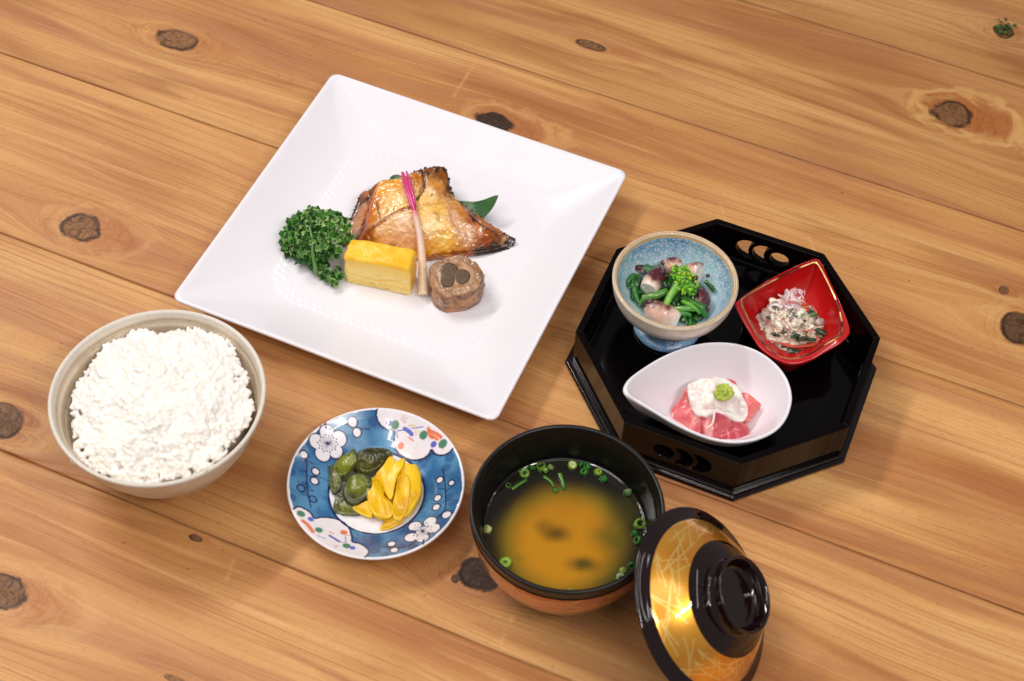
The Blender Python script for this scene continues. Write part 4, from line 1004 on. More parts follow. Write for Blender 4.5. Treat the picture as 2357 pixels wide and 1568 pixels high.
# leans back a little, top edge bows
tt = (Lc[:, 2]/Hh+.5); V += hy*(tt*.0035)[:, None]+hx*(tt*-.0012)[:, None]; V[:, 2] += (.0012*np.sin(Lc[:, 0]*70)*tt)-(.0022*sst(.010, .028, Lc[:, 0])*tt)
V[:, 2] = np.maximum(V[:, 2], PZ-.0001)
lay = vn(np.c_[Lc[:, 0]*18, Lc[:, 1]*10, Lc[:, 2]*420+.8*vn(Lc*90)]); front = sst(-.0060, -.0078, Lc[:, 1])*sst(Hh/2-.0010, Hh/2-.0040, Lc[:, 2])
c = mix(lin((250, 186, 26)), lin((244, 206, 70)), sst(-.4, .6, fbm(V, 90, 3, 2)))
cf = mix(lin((252, 220, 132)), lin((246, 200, 92)), sst(-.1, .8, lay)); cf = mix(cf, lin((250, 196, 50)), sst(.0, .010, Lc[:, 2])*.55)
por = vn(np.c_[Lc[:, 0]*520, Lc[:, 1]*200, Lc[:, 2]*900]); porem = sst(.62, .85, por)*sst(.008, -.004, Lc[:, 2])
cf = mix(cf, lin((224, 160, 52)), porem*.8)
c = mix(c, cf, front)
V = V+hy*(porem*front*.0006)[:, None]
tag(mesh('rolled_omelette', V, f, M['egg'], col=c, loc=tuple((e0+e1)/2)), 'thick yellow block of rolled omelette in front of the grilled fish', 'omelette')

# chicken roll with three burdock slices
mo = [(1655+232*math.cos(t_)*(1+.03*math.sin(3*t_+1)), 1122-192*math.sin(t_)*(1+.04*math.sin(2*t_+.6)), .0291+.0040*math.sin(t_)) for t_ in np.linspace(0, 2*math.pi, 18, endpoint=False)]
MO = zout(ZF, mo); mctr = at(ZF((1650, 1110)), .0293)[:2]
V, f, s = blob(MO, PZ, 220, 46, ctr=mctr, zc=.0293, dome=.0006, bev=.09, amp=.0012, sc=260, seed=6, base=.97, nwall=12)
ang = np.arctan2(V[:, 1]-mctr[1], V[:, 0]-mctr[0]); wl = (s > 1)
bul = fbm(np.c_[np.cos(ang)*2.2, np.sin(ang)*2.2, V[:, 2]*110], 1, 4, 3)
V[:, :2] += (V[:, :2]-mctr)*(np.where(s > .95, .10*bul, .10*bul*sst(.5, .95, s)))[:, None]
V[:, 2] = np.where(s < .9, V[:, 2]+.0006*fbm(np.c_[V[:, :2]*60+vn(V*90)[:, None]*.3, V[:, 2]*0], 1, 4, 2), V[:, 2])
dsc = [(1602, 1078, .0060, .0056, .0306), (1712, 1128, .0056, .0050, .0297), (1586, 1164, .0049, .0044, .0293)]
dp_ = np.array([at(ZF(q_[:2]), q_[4]) for q_ in dsc]); pl_ = np.linalg.solve(np.c_[dp_[:, :2], np.ones(3)], dp_[:, 2])
zpl = lambda X: X[:, 0]*pl_[0]+X[:, 1]*pl_[1]+pl_[2]
V[:, 2] = np.where(s <= 1, V[:, 2]+(zpl(V)+.0003*fbm(V, 300, 3, 5)-V[:, 2])*sst(.80, .55, s), V[:, 2])
sw = fbm(np.c_[s*5+vn(V*60)*.5, np.cos(ang)*1.2, np.sin(ang)*1.2], 1, 4, 1)
c = mix(lin((184, 142, 106)), lin((146, 100, 66)), sst(-.3, .5, sw)); c = mix(c, lin((216, 178, 148)), sst(.2, .8, -sw)*.5)
side = mix(lin((128, 78, 38)), lin((186, 130, 74)), sst(-.4, .5, fbm(V*np.array([1, 1, 1.6]), 140, 4, 4))); side = mix(side, lin((96, 60, 38)), sst(.15, .7, fbm(V, 220, 3, 9))*.6)
c = mix(c, side, sst(.84, .99, s+.05*sw)); crk = np.exp(-((s-.72+.05*sw)/.018)**2)*sst(-.3, .4, np.sin(ang*1.5)); c = mix(c, lin((128, 82, 52)), crk*.6)
mr_ = thing('chicken_roll', 'slice of brown simmered meat roll with three dark burdock discs', 'meat roll', (*mctr, PZ))
part('meat', V, f, M['wet'], mr_, col=c)
for (x, y, ra, rb_, zd), p in zip(dsc, dp_):
    V, f, T, r = lathe([(.99, -.0045), (1.0, -.0004), (.97, .0002), (.9, .0005), (.75, .0006), (.6, .00055), (.45, .0006), (.3, .00055), (.15, .0006), (.01, .0005)], 60)
    rr2 = r; q_ = V.copy(); V = np.c_[p[0]+q_[:, 0]*ra*(1+.05*np.sin(T*3)), p[1]+q_[:, 1]*rb_*1.15, 0*T]; V[:, 2] = zpl(V)+.0001+q_[:, 2]*.8+.00012*vn(np.c_[T*9, r*9, r*0])
    c = mix(lin((112, 88, 62)), lin((78, 60, 44)), .5+.5*np.sin(T*17+3*vn(np.c_[r*9, T*3, r*0]))); c = mix(c, lin((44, 32, 26)), sst(.86, .99, r)); c = mix(c, lin((60, 46, 36)), sst(.25, .1, r)*.5)
    part('burdock_disc', V, f+[tuple(range(60))[::-1]], M['food'], mr_, col=c)
# parsley
par = thing('parsley_sprig', 'curly green parsley sprig at the left of the grilled fish', 'parsley', tuple(at(ZF((460, 1000)), PZ)))
crown = [(175, 800), (215, 690), (300, 620), (340, 590), (410, 535), (500, 565), (560, 585), (640, 590), (720, 640), (740, 720), (765, 800), (740, 850), (690, 870), (670, 960), (600, 1010), (520, 1000), (430, 1015), (330, 1010), (240, 960), (185, 890)]
sprig2 = [(470, 1050), (560, 1020), (640, 1035), (690, 1070), (685, 1110), (650, 1170), (610, 1215), (550, 1195), (500, 1130)]
bag = Bag(); und = Bag(); pr_ = random.Random(3)
def leaflet(p, nrm, r_, colr, cup=.7):
    a = np.cross(nrm, [.3, .5, .81]); a /= np.linalg.norm(a); b__ = np.cross(nrm, a); n = 8; V = [p-nrm*r_*cup*.5]; ph = pr_.random()*6
    for k, (q, hh) in enumerate(((.55, -.12), (1.0, .42))):
        for j in range(n):
            t = 2*math.pi*j/n+ph; lob = 1+.22*math.sin(3*t+ph) if k else 1; V.append(p+r_*q*lob*(a*math.cos(t)+b__*math.sin(t))+nrm*r_*cup*(hh+(.22*math.cos(2*t) if k else 0)))
    f = [(0, 1+j, 1+(j+1) % n) for j in range(n)]+[(1+j, 1+n+j, 1+n+(j+1) % n, 1+(j+1) % n) for j in range(n)]
    cc = np.tile(colr, (len(V), 1)); cc[1+n:] = cc[1+n:]*1.35+lin((16, 22, 10)); cc[0] *= .6
    return np.array(V), f, cc
def clump(px, py, z, R_, n, base_d):
    c0 = at(ZF((px, py)), z)
    for k in range(n):
        d_ = np.array([pr_.gauss(0, 1), pr_.gauss(0, 1), pr_.gauss(.5, .8)]); d_ /= np.linalg.norm(d_)
        nr = d_*.8+np.array([0, -.25, .6]); nr /= np.linalg.norm(nr)
        g_ = pr_.choice([(64, 120, 40), (84, 136, 52), (46, 98, 32), (118, 158, 84), (98, 148, 62), (150, 176, 112), (36, 84, 28)])
        v_, f_, c_ = leaflet(c0+d_*R_*pr_.uniform(.5, 1), nr, pr_.choice([.0010, .0013, .0017, .0022, .0026])*pr_.uniform(.74, .96), lin(g_), pr_.uniform(.6, 1.1)); bag.add(v_, f_, c_)
pc_ = np.array(crown, float); cm = pc_.mean(0); pc_ = cm+(pc_-cm)*.91; gaps = [(430, 905, 55), (568, 775, 42), (330, 575, 55), (572, 548, 48), (235, 620, 50), (690, 585, 50), (640, 985, 50), (270, 985, 45)]
pts = []
for tries in range(9000):
    if len(pts) > 54: break
    q = np.array([pr_.uniform(170, 770), pr_.uniform(530, 1020)])
    if not inpoly(q[None], pc_)[0]: continue
    if any(np.hypot(*(q-p)) < 44 for p in pts) or any(math.hypot(q[0]-gx, q[1]-gy) < gr__ for gx, gy, gr__ in gaps): continue
    pts.append(q)
for q in pts:
    e = np.linalg.norm((q-cm)/np.array([300, 245])); z = .012+.026*max(0, 1-e*e)**.7*(.75+.35*pr_.random())+.008*max(0, (800-q[1])/300)
    clump(q[0], q[1], z, .0029, 10, e)
for q in [(410, 545), (395, 575), (330, 600), (310, 630), (240, 680), (215, 720), (460, 570), (520, 590), (640, 600), (660, 640), (715, 650), (735, 700), (745, 790), (190, 810), (200, 870), (690, 820), (700, 760)]: clump(*q, .017+.010*max(0, (760-q[1])/200), .0022, 9, 1)
for tries in range(17):
    while True:
        q = np.array([pr_.uniform(470, 690), pr_.uniform(1020, 1215)])
        if inpoly(q[None], np.array(sprig2, float))[0]: break
    clump(q[0], q[1], .0105+.004*pr_.random(), .0020, 8, 1)
V, f, c = bag.get(); q = part('curly_leaf', V, f, M['leaf'], par, col=c); q['kind'] = 'stuff'
bag = Bag()    # broader frilled leaf blades beneath the curls
for q in pts[::2]+[np.array((450+70*math.cos(k), 830+110*math.sin(k))) for k in range(10)]:
    e = np.linalg.norm((q-cm)/np.array([300, 245])); p = at(ZF(q), .010+.017*max(0, 1-e*e)**.6); n_ = 14; d_ = np.array([pr_.gauss(0, .35), pr_.gauss(-.3, .35), 1]); d_ /= np.linalg.norm(d_)
    a = np.cross(d_, [.3, .8, .1]); a /= np.linalg.norm(a); b__ = np.cross(d_, a); V = [p]; ph = pr_.random()*6
    for k in (1, 2, 3):
        for j in range(n_): t = 2*math.pi*j/n_; R_ = .0021*k*(1+.25*math.sin(5*t+ph)*(k/3)); V.append(p+R_*(a*math.cos(t)+b__*math.sin(t))+d_*(.0007*k*math.sin(4*t+ph*2)-.0004*k))
    f = [(0, 1+j, 1+(j+1) % n_) for j in range(n_)]+[(1+k*n_+j, 1+(k+1)*n_+j, 1+(k+1)*n_+(j+1) % n_, 1+k*n_+(j+1) % n_) for k in range(2) for j in range(n_)]
    cc = np.tile(lin(pr_.choice([(34, 92, 28), (44, 112, 34), (28, 78, 26)])), (len(V), 1)); cc[1+2*n_:] *= 1.3; bag.add(np.array(V), f, cc)
V, f, c = bag.get(); q = part('leaf_blade', V, f, M['leaf'], par, col=c); q['kind'] = 'stuff'
for pts_, r_ in (([(425, 830, .034), (430, 920, .029), (448, 1020, .020), (462, 1100, .012)], [.0012, .0013, .0014, .0018]), ([(560, 860, .030), (565, 780, .034), (556, 690, .034)], [.0009, .0009, .0007]), ([(565, 780, .034), (600, 730, .033), (640, 700, .030)], [.0007, .0006, .0005]), ([(460, 1090, .0125), (500, 1040, .0135), (560, 1030, .013)], [.0013, .0010, .0008]), ([(400, 700, .036), (420, 780, .036), (425, 840, .034)], [.0007, .0009, .001])):
    V, f, t = tube([at(ZF(p[:2]), p[2]) for p in pts_], r_, 8, 24); part('stalk', V, f, M['leaf'], par, col=np.tile(lin((104, 150, 78)), (len(V), 1)))

# ------------------------------------------------------------------ pickles on the saucer
def food_blob(name, cv, outl, z0, label, cat, mat, colf, group=None, ctr=None, zc=None, dome=.001, bev=.2, amp=.0008, sc=200, nt=150, nr=36, seed=0, hfun=None, base=.93, parent=None):
    O = zout(cv, outl); V, f, s = blob(O, z0, nt, nr, ctr=ctr, zc=zc, dome=dome, bev=bev, amp=amp, sc=sc, seed=seed, hfun=hfun, base=base)
    c = colf(V, s)
    if parent is not None: return part(name, V, f, mat, parent, col=c)
    return tag(mesh(name, V, f, mat, col=c, loc=(*V[:, :2].mean(0), z0)), label, cat, group)
def cuke(sd, face, dark=(56, 62, 12), lite=(112, 118, 20)):
    def fn(V, s):
        q = at(ZS(face), .018)[:2]; d = np.linalg.norm(V[:, :2]-q, axis=1)+.003*fbm(V, 160, 3, sd)
        c = mix(lin(lite), lin(dark), sst(.002, .0095, d)); c = mix(c, lin((48, 56, 18)), sst(.9, 1.15, s)*.75)
        c = mix(c, lin((150, 156, 96)), sst(.25, .8, fbm(V, 260, 3, sd+4))*.35); return mix(c, lin((168, 170, 120)), sst(.5, .8, vn(np.c_[V[:, 0]*900+V[:, 1]*300, V[:, 1]*200, V[:, 2]*200]))*.25)
    return fn
SG = 'chunks of pickled cucumber on the saucer'
food_blob('pickled_cucumber', ZS, [(545, 590, .015), (590, 530, .018), (680, 480, .0215), (728, 440, .022), (762, 480, .022), (755, 560, .020), (700, 630, .018), (640, 690, .015), (570, 690, .014), (540, 640, .014)], .0065, 'bright green pickled cucumber chunk at the back left of the saucer heap', 'pickle', M['cuke'], cuke(1, (640, 580), (70, 76, 12), (126, 134, 14)), SG, amp=.0007, sc=160, seed=1)
food_blob('pickled_cucumber', ZS, [(765, 470, .0215), (850, 440, .0225), (960, 432, .0225), (1060, 450, .0215), (1078, 490, .020), (1020, 560, .0175), (960, 620, .015), (860, 665, .0145), (760, 640, .015), (740, 560, .019)], .0065, 'dull olive pickled cucumber chunk with ridged skin, furthest back on the saucer', 'pickle', M['cuke'], cuke(2, (830, 620), (56, 58, 20), (88, 88, 30)), SG, amp=.0009, sc=180, seed=2, hfun=lambda V: .00018*np.sin(V[:, 0]*2600))
food_blob('pickled_cucumber', ZS, [(493, 600, .0135), (530, 590, .015), (600, 690, .0145), (610, 780, .013), (575, 840, .011), (530, 848, .0105), (500, 760, .011), (495, 680, .012)], .0063, 'narrow dark pickled cucumber chunk at the left edge of the saucer heap', 'pickle', M['cuke'], cuke(3, (550, 700), (58, 58, 12), (98, 98, 16)), SG, amp=.0008, sc=200, seed=3)
food_blob('pickled_cucumber', ZS, [(600, 860, .010), (560, 880, .010), (540, 960, .0095), (545, 1030, .0085), (640, 1055, .0085), (760, 1060, .009), (830, 1010, .010), (820, 920, .012), (720, 860, .012), (650, 850, .012)], .0063, 'flat green pickled cucumber chunk lying lowest at the front of the saucer', 'pickle', M['cuke'], cuke(4, (640, 950), (60, 66, 12), (104, 108, 14)), SG, amp=.0006, sc=220, seed=4)
food_blob('pickled_cucumber', ZS, [(650, 730, .0185), (700, 680, .0205), (790, 662, .021), (880, 690, .0205), (900, 760, .019), (870, 850, .0165), (800, 920, .015), (720, 958, .0145), (655, 920, .0150), (620, 840, .0160)], .008, 'round light green pickled cucumber chunk in the middle of the saucer', 'pickle', M['cuke'], cuke(5, (760, 800), (58, 64, 12), (118, 126, 20)), SG, amp=.0007, sc=180, dome=.003, bev=.3, seed=5)
def yel(sd, a=(238, 186, 6), b=(214, 146, 2)):
    return lambda V, s: mix(mix(lin(a), lin(b), sst(-.4, .6, fbm(V, 110, 3, sd))), lin((250, 206, 40)), sst(.86, .98, s)*sst(1.06, 1.0, s)*.5)
YG = 'folded yellow radish pickle slices on the saucer'
def wave(ax, k, a, ph=0): return lambda V: a*np.sin((V[:, 0]*math.cos(ax)+V[:, 1]*math.sin(ax))*k+ph+1.5*vn(V*60))
for i, (o_, zb, lab, hf) in enumerate([
    ([(880, 760, .0140), (960, 640, .0160), (1080, 560, .0170), (1200, 590, .0170), (1290, 640, .0155), (1320, 800, .0140), (1260, 980, .0115), (1150, 1080, .0105), (960, 1060, .0105), (870, 940, .0120)], .0065, 'wide yellow radish pickle slice lying beneath the whole yellow heap', None),
    ([(1060, 508, .0215), (1120, 560, .0215), (1130, 640, .021), (1060, 800, .019), (980, 860, .018), (935, 760, .0185), (925, 680, .019), (990, 600, .0205)], .007, 'yellow radish pickle slice standing at the back left of the yellow heap', wave(.3, 300, .0005)),
    ([(1200, 575, .0200), (1260, 580, .0195), (1312, 595, .019), (1350, 700, .0165), (1352, 850, .0150), (1310, 950, .0135), (1230, 1060, .012), (1140, 1060, .013), (1090, 960, .0155), (1110, 800, .0185), (1150, 660, .020)], .0065, 'broad yellow radish pickle slice forming the right side of the heap', wave(.2, 260, .0010, 1)),
    ([(860, 740, .0175), (940, 700, .0200), (985, 760, .0210), (1010, 870, .0200), (1085, 960, .0175), (1080, 1060, .0145), (1000, 1092, .0135), (945, 1080, .0135), (880, 1000, .0145), (846, 860, .0160)], .0075, 'rippled yellow radish pickle slice in the centre front of the heap', wave(.1, 520, .0008, 2)),
    ([(716, 985, .0115), (790, 955, .0125), (860, 925, .0135), (900, 980, .0135), (890, 1075, .0110), (830, 1065, .0105), (760, 1035, .0100)], .0075, 'pointed yellow radish pickle slice folded out at the far left', wave(.9, 600, .0004)),
    ([(1100, 1040, .0120), (1180, 1070, .0115), (1170, 1130, .0090), (1100, 1165, .0085), (1030, 1195, .0078), (968, 1198, .0075), (985, 1150, .0080), (1010, 1120, .0085), (990, 1080, .011), (1040, 1050, .012)], .0064, 'ragged yellow radish pickle slice lowest at the front of the saucer', wave(.5, 700, .0004)),
    ([(1195, 532, .0220), (1188, 600, .0222), (1135, 690, .0225), (1105, 780, .0215), (1085, 880, .0200), (1055, 905, .0195), (1012, 830, .0205), (1005, 740, .0215), (1045, 650, .0220), (1120, 560, .0218)], .0125, 'narrow yellow radish pickle slice curled upright on top of the heap', wave(.6, 300, .0006, .5)),
    ([(1140, 690, .0215), (1215, 670, .0212), (1250, 760, .0200), (1235, 900, .0180), (1200, 1040, .0150), (1150, 1110, .0118), (1090, 1080, .0130), (1085, 960, .0165), (1105, 860, .0190), (1120, 760, .0210)], .010, 'long yellow radish pickle slice folded down the front of the heap', wave(.1, 500, .0007, 2))]):
    food_blob('radish_pickle_slice', ZS, o_, zb, lab, 'pickle', M['yellow'], yel(i, *(((242, 192, 6), (230, 170, 0)) if i % 2 else ((246, 200, 8), (236, 178, 2)))), YG, amp=.00035, sc=180, dome=.0006, bev=.16, seed=20+i, hfun=hf, nr=44, nt=170, base=.8)

# ------------------------------------------------------------------ scallions floating on the soup
def ring_piece(name, x, y, rpx, z, tilt, col_o, col_i, label, hole=.5, hgt=.0028, seedv=0):
    p = at(ZB((x, y)), z); ro_2 = rpx*6.5e-5; ri_2 = ro_2*hole; r = random.Random(seedv+int(x))
    prf = [(ri_2, -hgt/2), (ro_2*.96, -hgt/2), (ro_2, -hgt*.35), (ro_2, hgt*.35), (ro_2*.96, hgt/2), ((ro_2+ri_2)/2, hgt/2), (ri_2*1.04, hgt/2), (ri_2, hgt*.3), (ri_2, -hgt/2)]
    V, f, T, rr3 = lathe(prf, 26); V[:, 0] *= 1+.12*math.sin(x); V += .00018*vn(V*900+x)[:, None]
    R3 = rmat(tilt[0], tilt[1], r.random()*6); c = mix(lin(col_i), lin(col_o), sst(ri_2*1.1, ro_2*.98, rr3))
    return tag(mesh(name, (V@R3.T)+p, f, M['wet'], col=c, loc=tuple(p)), label, 'scallion', 'chopped scallion pieces floating on the soup')
PG, DG, LG = (120, 160, 40), (44, 110, 30), (196, 206, 120)
for x, y, r_, tl, co, ci, lab, ho in [
    (487, 458, 47, (.25, .1), PG, (94, 134, 40), 'large pale green scallion ring near the upper left edge of the soup', .38),
    (617, 407, 41, (.35, -.1), PG, (60, 96, 20), 'open green scallion ring at the far edge of the soup, left of centre', .58),
    (860, 393, 43, (.2, .2), (170, 196, 70), (222, 224, 180), 'pale solid scallion slice at the far middle edge of the soup', .18),
    (1390, 855, 52, (.3, .2), PG, (70, 80, 30), 'large scallion ring at the right edge of the soup by the lid', .42),
    (357, 556, 27, (.2, 0), (86, 128, 34), (30, 50, 16), 'tiny scallion ring at the left end of a thin green strip in the soup', .6),
    (195, 897, 39, (.25, .9), LG, (222, 222, 170), 'pale scallion slice alone at the left wall of the soup bowl', .12),
    (335, 1160, 56, (-.1, .2), PG, (150, 176, 70), 'scallion ring at the near left edge of the soup', .35),
    (1062, 447, 36, (.6, .3), PG, (140, 170, 60), 'light green scallion piece at the upper right of the soup', .25),
    (1240, 1276, 44, (-.3, .3), (92, 130, 50), (180, 190, 150), 'scallion ring at the near right edge of the soup', .3),
    (928, 384, 21, (.9, .2), DG, DG, 'small dark scallion bit just right of the pale slice', .3), (976, 401, 30, (1.0, .1), (52, 130, 44), DG, 'bright green curved scallion bit at the far edge, right of centre', .5),
    (955, 447, 38, (.5, .4), DG, DG, 'submerged dark scallion bit right of centre near the far edge', .45), (1105, 500, 38, (.7, -.3), (48, 120, 40), (30, 84, 30), 'dark green scallion chunk at the upper right of the soup', .3),
    (545, 412, 27, (.9, 0), DG, DG, 'small dark scallion bit between the two rings at upper left', .4), (650, 430, 30, (1.1, .5), (96, 140, 30), PG, 'folded scallion bit touching the open ring at upper left', .3),
    (692, 410, 25, (.6, 0), (120, 140, 60), (150, 160, 90), 'pale scallion scrap right of the open ring', .2), (1297, 606, 36, (.4, .6), (70, 110, 50), (130, 140, 110), 'pale green scallion shred at the right upper edge of the soup', .5),
    (1350, 925, 36, (.9, .7), DG, DG, 'dark scallion piece under the large ring at the right edge', .4), (1372, 985, 42, (.6, .6), (52, 100, 30), DG, 'scallion ring second below the large ring at the right edge', .5),
    (1325, 1180, 38, (.5, .8), (44, 88, 24), DG, 'dark scallion ring at the lower right edge of the soup', .5), (1258, 1218, 27, (.7, .2), (150, 170, 90), PG, 'pale scallion scrap just above the near right ring', .2),
    (725, 588, 22, (.6, .2), DG, (60, 130, 50), 'dark scallion dot left of the two hanging strips in the soup', .3), (792, 568, 17, (.9, .1), DG, DG, 'dark scallion dot at the foot of the right green strip', .3),
    (848, 1378, 22, (.4, .1), (80, 90, 20), PG, 'tiny scallion bit at the nearest edge of the soup', .3)]:
    ring_piece('scallion_ring', x, y, r_, .0458, tl, co, ci, lab, ho)
for pts, r_, lab in (([(388, 582), (440, 545), (500, 508)], .0011, 'thin green scallion strip pointing at the large ring, upper left of the soup'), ([(638, 482), (690, 520), (718, 562)], .0010, 'slanting green scallion strip left of centre in the soup'), ([(762, 460), (780, 510), (795, 560)], .0013, 'green scallion strip hanging toward the middle of the soup')):
    V, f, t = tube([at(ZB(p), .0456) for p in pts], [r_]*3, 10, 20, .6)
    tag(mesh('scallion_strip', V, f, M['wet'], col=mix(lin((90, 140, 36)), lin((56, 110, 30)), t), loc=tuple(V.mean(0))), lab, 'scallion', 'chopped scallion pieces floating on the soup')

# ------------------------------------------------------------------ octopus and greens in the footed bowl
PUR = lin((84, 26, 36)); OW = lin((238, 226, 216)); OP = lin((230, 182, 158))
def octo(label, pts, radii, cap_z=.3, skin=.55, seed=0, suck=(), squash=None):
    P = [at(ZT(p[:2]), p[2]) for p in pts]; P = np.array(P); d0 = P[0]-P[1]; d0 /= np.linalg.norm(d0); d1 = P[-1]-P[-2]; d1 /= np.linalg.norm(d1)
    t_ = thing('octopus_piece', label, 'octopus', tuple(P.mean(0)), 'chopped octopus pieces in the footed bowl')
    r0, r1 = radii[0], radii[-1]
    radii = [q*1.22 for q in radii]; r0, r1 = radii[0], radii[-1]
    PP = np.r_[[P[0]+d0*r0*.16, P[0]+d0*r0*.13], P, [P[-1]+d1*r1*.45, P[-1]+d1*r1*.62]]; RR = [r0*.05, r0*.80]+list(radii)+[r1*.6, r1*.06]
    V, f, t = tube(PP, RR, 30, 60, squash); n_ = vnormals(V, f); V = V+n_*(.00035*fbm(V, 350, 3, seed))[:, None]
    c = mix(OW, OP, sst(.12, .5, t+.05*fbm(V, 260, 3, seed))); upn = (V-P.mean(0))@np.array([.35, .45, .8])/max(radii)
    c = mix(c, PUR, sst(skin-.25, skin+.1, t*.55+upn*.38+.16*fbm(V, 330, 3, seed+2))); rad = (np.arange(len(V)) % 30)
    part('flesh', V, f, M['wet'], t_, col=c)
    for x, y, z, r_ in suck:
        p = at(ZT((x, y)), z); V, f, T, rq = lathe([(1.0, -.7), (1.05, -.2), (.95, .15), (.75, .25), (.55, .1), (.35, -.15), (.02, -.2)], 20)
        R3 = rmat(random.uniform(-.6, .3), random.uniform(-.4, .4), 0); c = mix(lin((120, 74, 80)), lin((60, 22, 30)), sst(.3, .75, rq)); part('sucker', (V*r_)@R3.T+p, f, M['wet'], t_, col=c)
    return t_
octo('octopus chunk with oval white cut face at the left of the footed bowl', [(388, 600, .0500), (430, 530, .0505), (490, 460, .0500)], [.0050, .0054, .0046], skin=.40, seed=1, suck=[(512, 432, .056, .0026), (470, 425, .0552, .0018), (548, 470, .0535, .0020)])
octo('pale pink octopus chunk at the back of the footed bowl', [(680, 400, .0460), (620, 385, .0460), (560, 372, .0450)], [.0044, .0052, .0036], skin=.55, seed=2, suck=[(525, 352, .0480, .0018)])
octo('octopus chunk with white face at the back right, behind the green florets', [(862, 452, .0500), (815, 440, .0490), (770, 420, .0470)], [.0060, .0058, .0040], skin=.62, seed=3, suck=[(826, 492, .0530, .0020), (945, 475, .0470, .0014)])
octo('brown-pink octopus chunk half hidden at the right of the greens', [(840, 690, .0440), (880, 700, .0440), (925, 730, .0430)], [.0050, .0058, .0040], skin=.30, seed=4, suck=[(895, 600, .0470, .0020), (930, 720, .0455, .0018), (945, 790, .0430, .0014)])
octo('large whitish octopus chunk at the front of the footed bowl', [(640, 895, .0390), (520, 840, .0420), (400, 790, .0430)], [.0052, .0068, .0050], skin=.66, seed=5, suck=[(398, 712, .0480, .0030), (352, 745, .0455, .0016)])
octo('small dark octopus tip at the far left of the footed bowl', [(345, 425, .0440), (310, 412, .0440), (275, 402, .0440)], [.0018, .0024, .0018], skin=.25, seed=6, suck=[(318, 395, .0465, .0012)])
gr_ = thing('rapeseed_greens', 'boiled green stems, leaves and a bright floret between octopus pieces', 'greens', tuple(at(ZT((600, 640)), .040)))
for pts, rr__, ca, cb in [([(545, 770, .0470), (575, 700, .0500), (610, 640, .0520), (660, 570, .0535)], [.0022, .0024, .0026, .0030], (130, 186, 60), (92, 160, 40)), ([(580, 790, .0430), (700, 790, .0455), (820, 790, .0455), (880, 830, .0430)], [.0018, .0020, .0020, .0012], (120, 176, 70), (60, 130, 40)), ([(720, 690, .0465), (810, 730, .0475), (890, 790, .0455), (925, 870, .0400)], [.0018, .0022, .0024, .0014], (52, 128, 32), (40, 110, 26)),
        ([(700, 720, .0460), (790, 760, .0480), (870, 830, .0440)], [.0014, .0018, .0012], (120, 184, 60), (80, 150, 40)), ([(335, 690, .0450), (440, 670, .0480), (560, 625, .0490)], [.0024, .0028, .0024], (110, 160, 70), (70, 130, 50)), ([(250, 560, .0430), (262, 640, .0430), (290, 730, .0400)], [.0016, .0022, .0020], (50, 126, 36), (34, 100, 26)), ([(300, 760, .039), (340, 700, .044), (420, 690, .0455)], [.0012, .0016, .0014], (84, 150, 50), (50, 110, 34)), ([(920, 530, .0470), (960, 565, .0450), (1005, 620, .0420)], [.0014, .0016, .0016], (40, 104, 34), (30, 84, 26)), ([(250, 470, .045), (205, 520, .044), (185, 560, .043)], [.0016, .0018, .0008], (50, 126, 36), (34, 100, 26)),
        ([(600, 860, .041), (700, 830, .043), (790, 850, .042)], [.0016, .0020, .0012], (90, 160, 50), (50, 120, 34)), ([(900, 800, .044), (930, 700, .045), (890, 640, .046)], [.0010, .0014, .0008], (46, 116, 34), (40, 100, 30))]:
    V, f, t = tube([at(ZT(p[:2]), p[2]) for p in pts], rr__, 14, 40); V += .0003*vn(np.c_[V[:, :2]*500, V[:, 2]*500])[:, None]
    part('stem', V, f, M['wet'], gr_, col=mix(lin(ca), lin(cb), t+.3*vn(V*400)))
for k, (x, y, z, R_) in enumerate([(430, 400, .0490, .0062), (300, 500, .0460, .0060), (230, 545, .0440, .0042), (570, 530, .0500, .0050), (640, 720, .0440, .0055), (780, 870, .0400, .0062), (720, 840, .0410, .0050), (860, 870, .0380, .0050), (480, 610, .0440, .0060), (750, 640, .0470, .0060), (350, 590, .0430, .0060), (620, 600, .0440, .0060), (890, 760, .0410, .0050), (500, 720, .0410, .0070), (680, 640, .042, .0080), (500, 480, .044, .0070), (400, 650, .041, .0075), (840, 600, .043, .0065), (620, 480, .045, .0065), (860, 820, .040, .0062), (560, 680, .043, .0080), (270, 640, .041, .0060)]):
    p = at(ZT((x, y)), z); n_, m_ = 40, 14; V = [p]
    for i in range(1, m_):
        for j in range(n_):
            t = 2*math.pi*j/n_; q = i/m_; rad = R_*q*(1+.25*math.sin(3*t+k)); V.append(p+np.array([rad*math.cos(t), rad*math.sin(t)*.9, -.45*R_*q*q]))
    V = np.array(V); V[:, 2] += .0016*fbm(V, 260, 3, k)+.0008*np.sin(V[:, 0]*1500+k); V[:, :2] += .0010*np.c_[vn(V*330+k), vn(V*330+9+k)]
    f = [(0, 1+j, 1+(j+1) % n_) for j in range(n_)]+[(1+i*n_+j, 1+(i+1)*n_+j, 1+(i+1)*n_+(j+1) % n_, 1+i*n_+(j+1) % n_) for i in range(m_-2) for j in range(n_)]
    part('leaf', V, f, M['wet'], gr_, col=mix(lin((22, 74, 22)), lin((54, 122, 38)), sst(-.3, .7, fbm(V, 300, 3, k+3))))
bag = Bag()
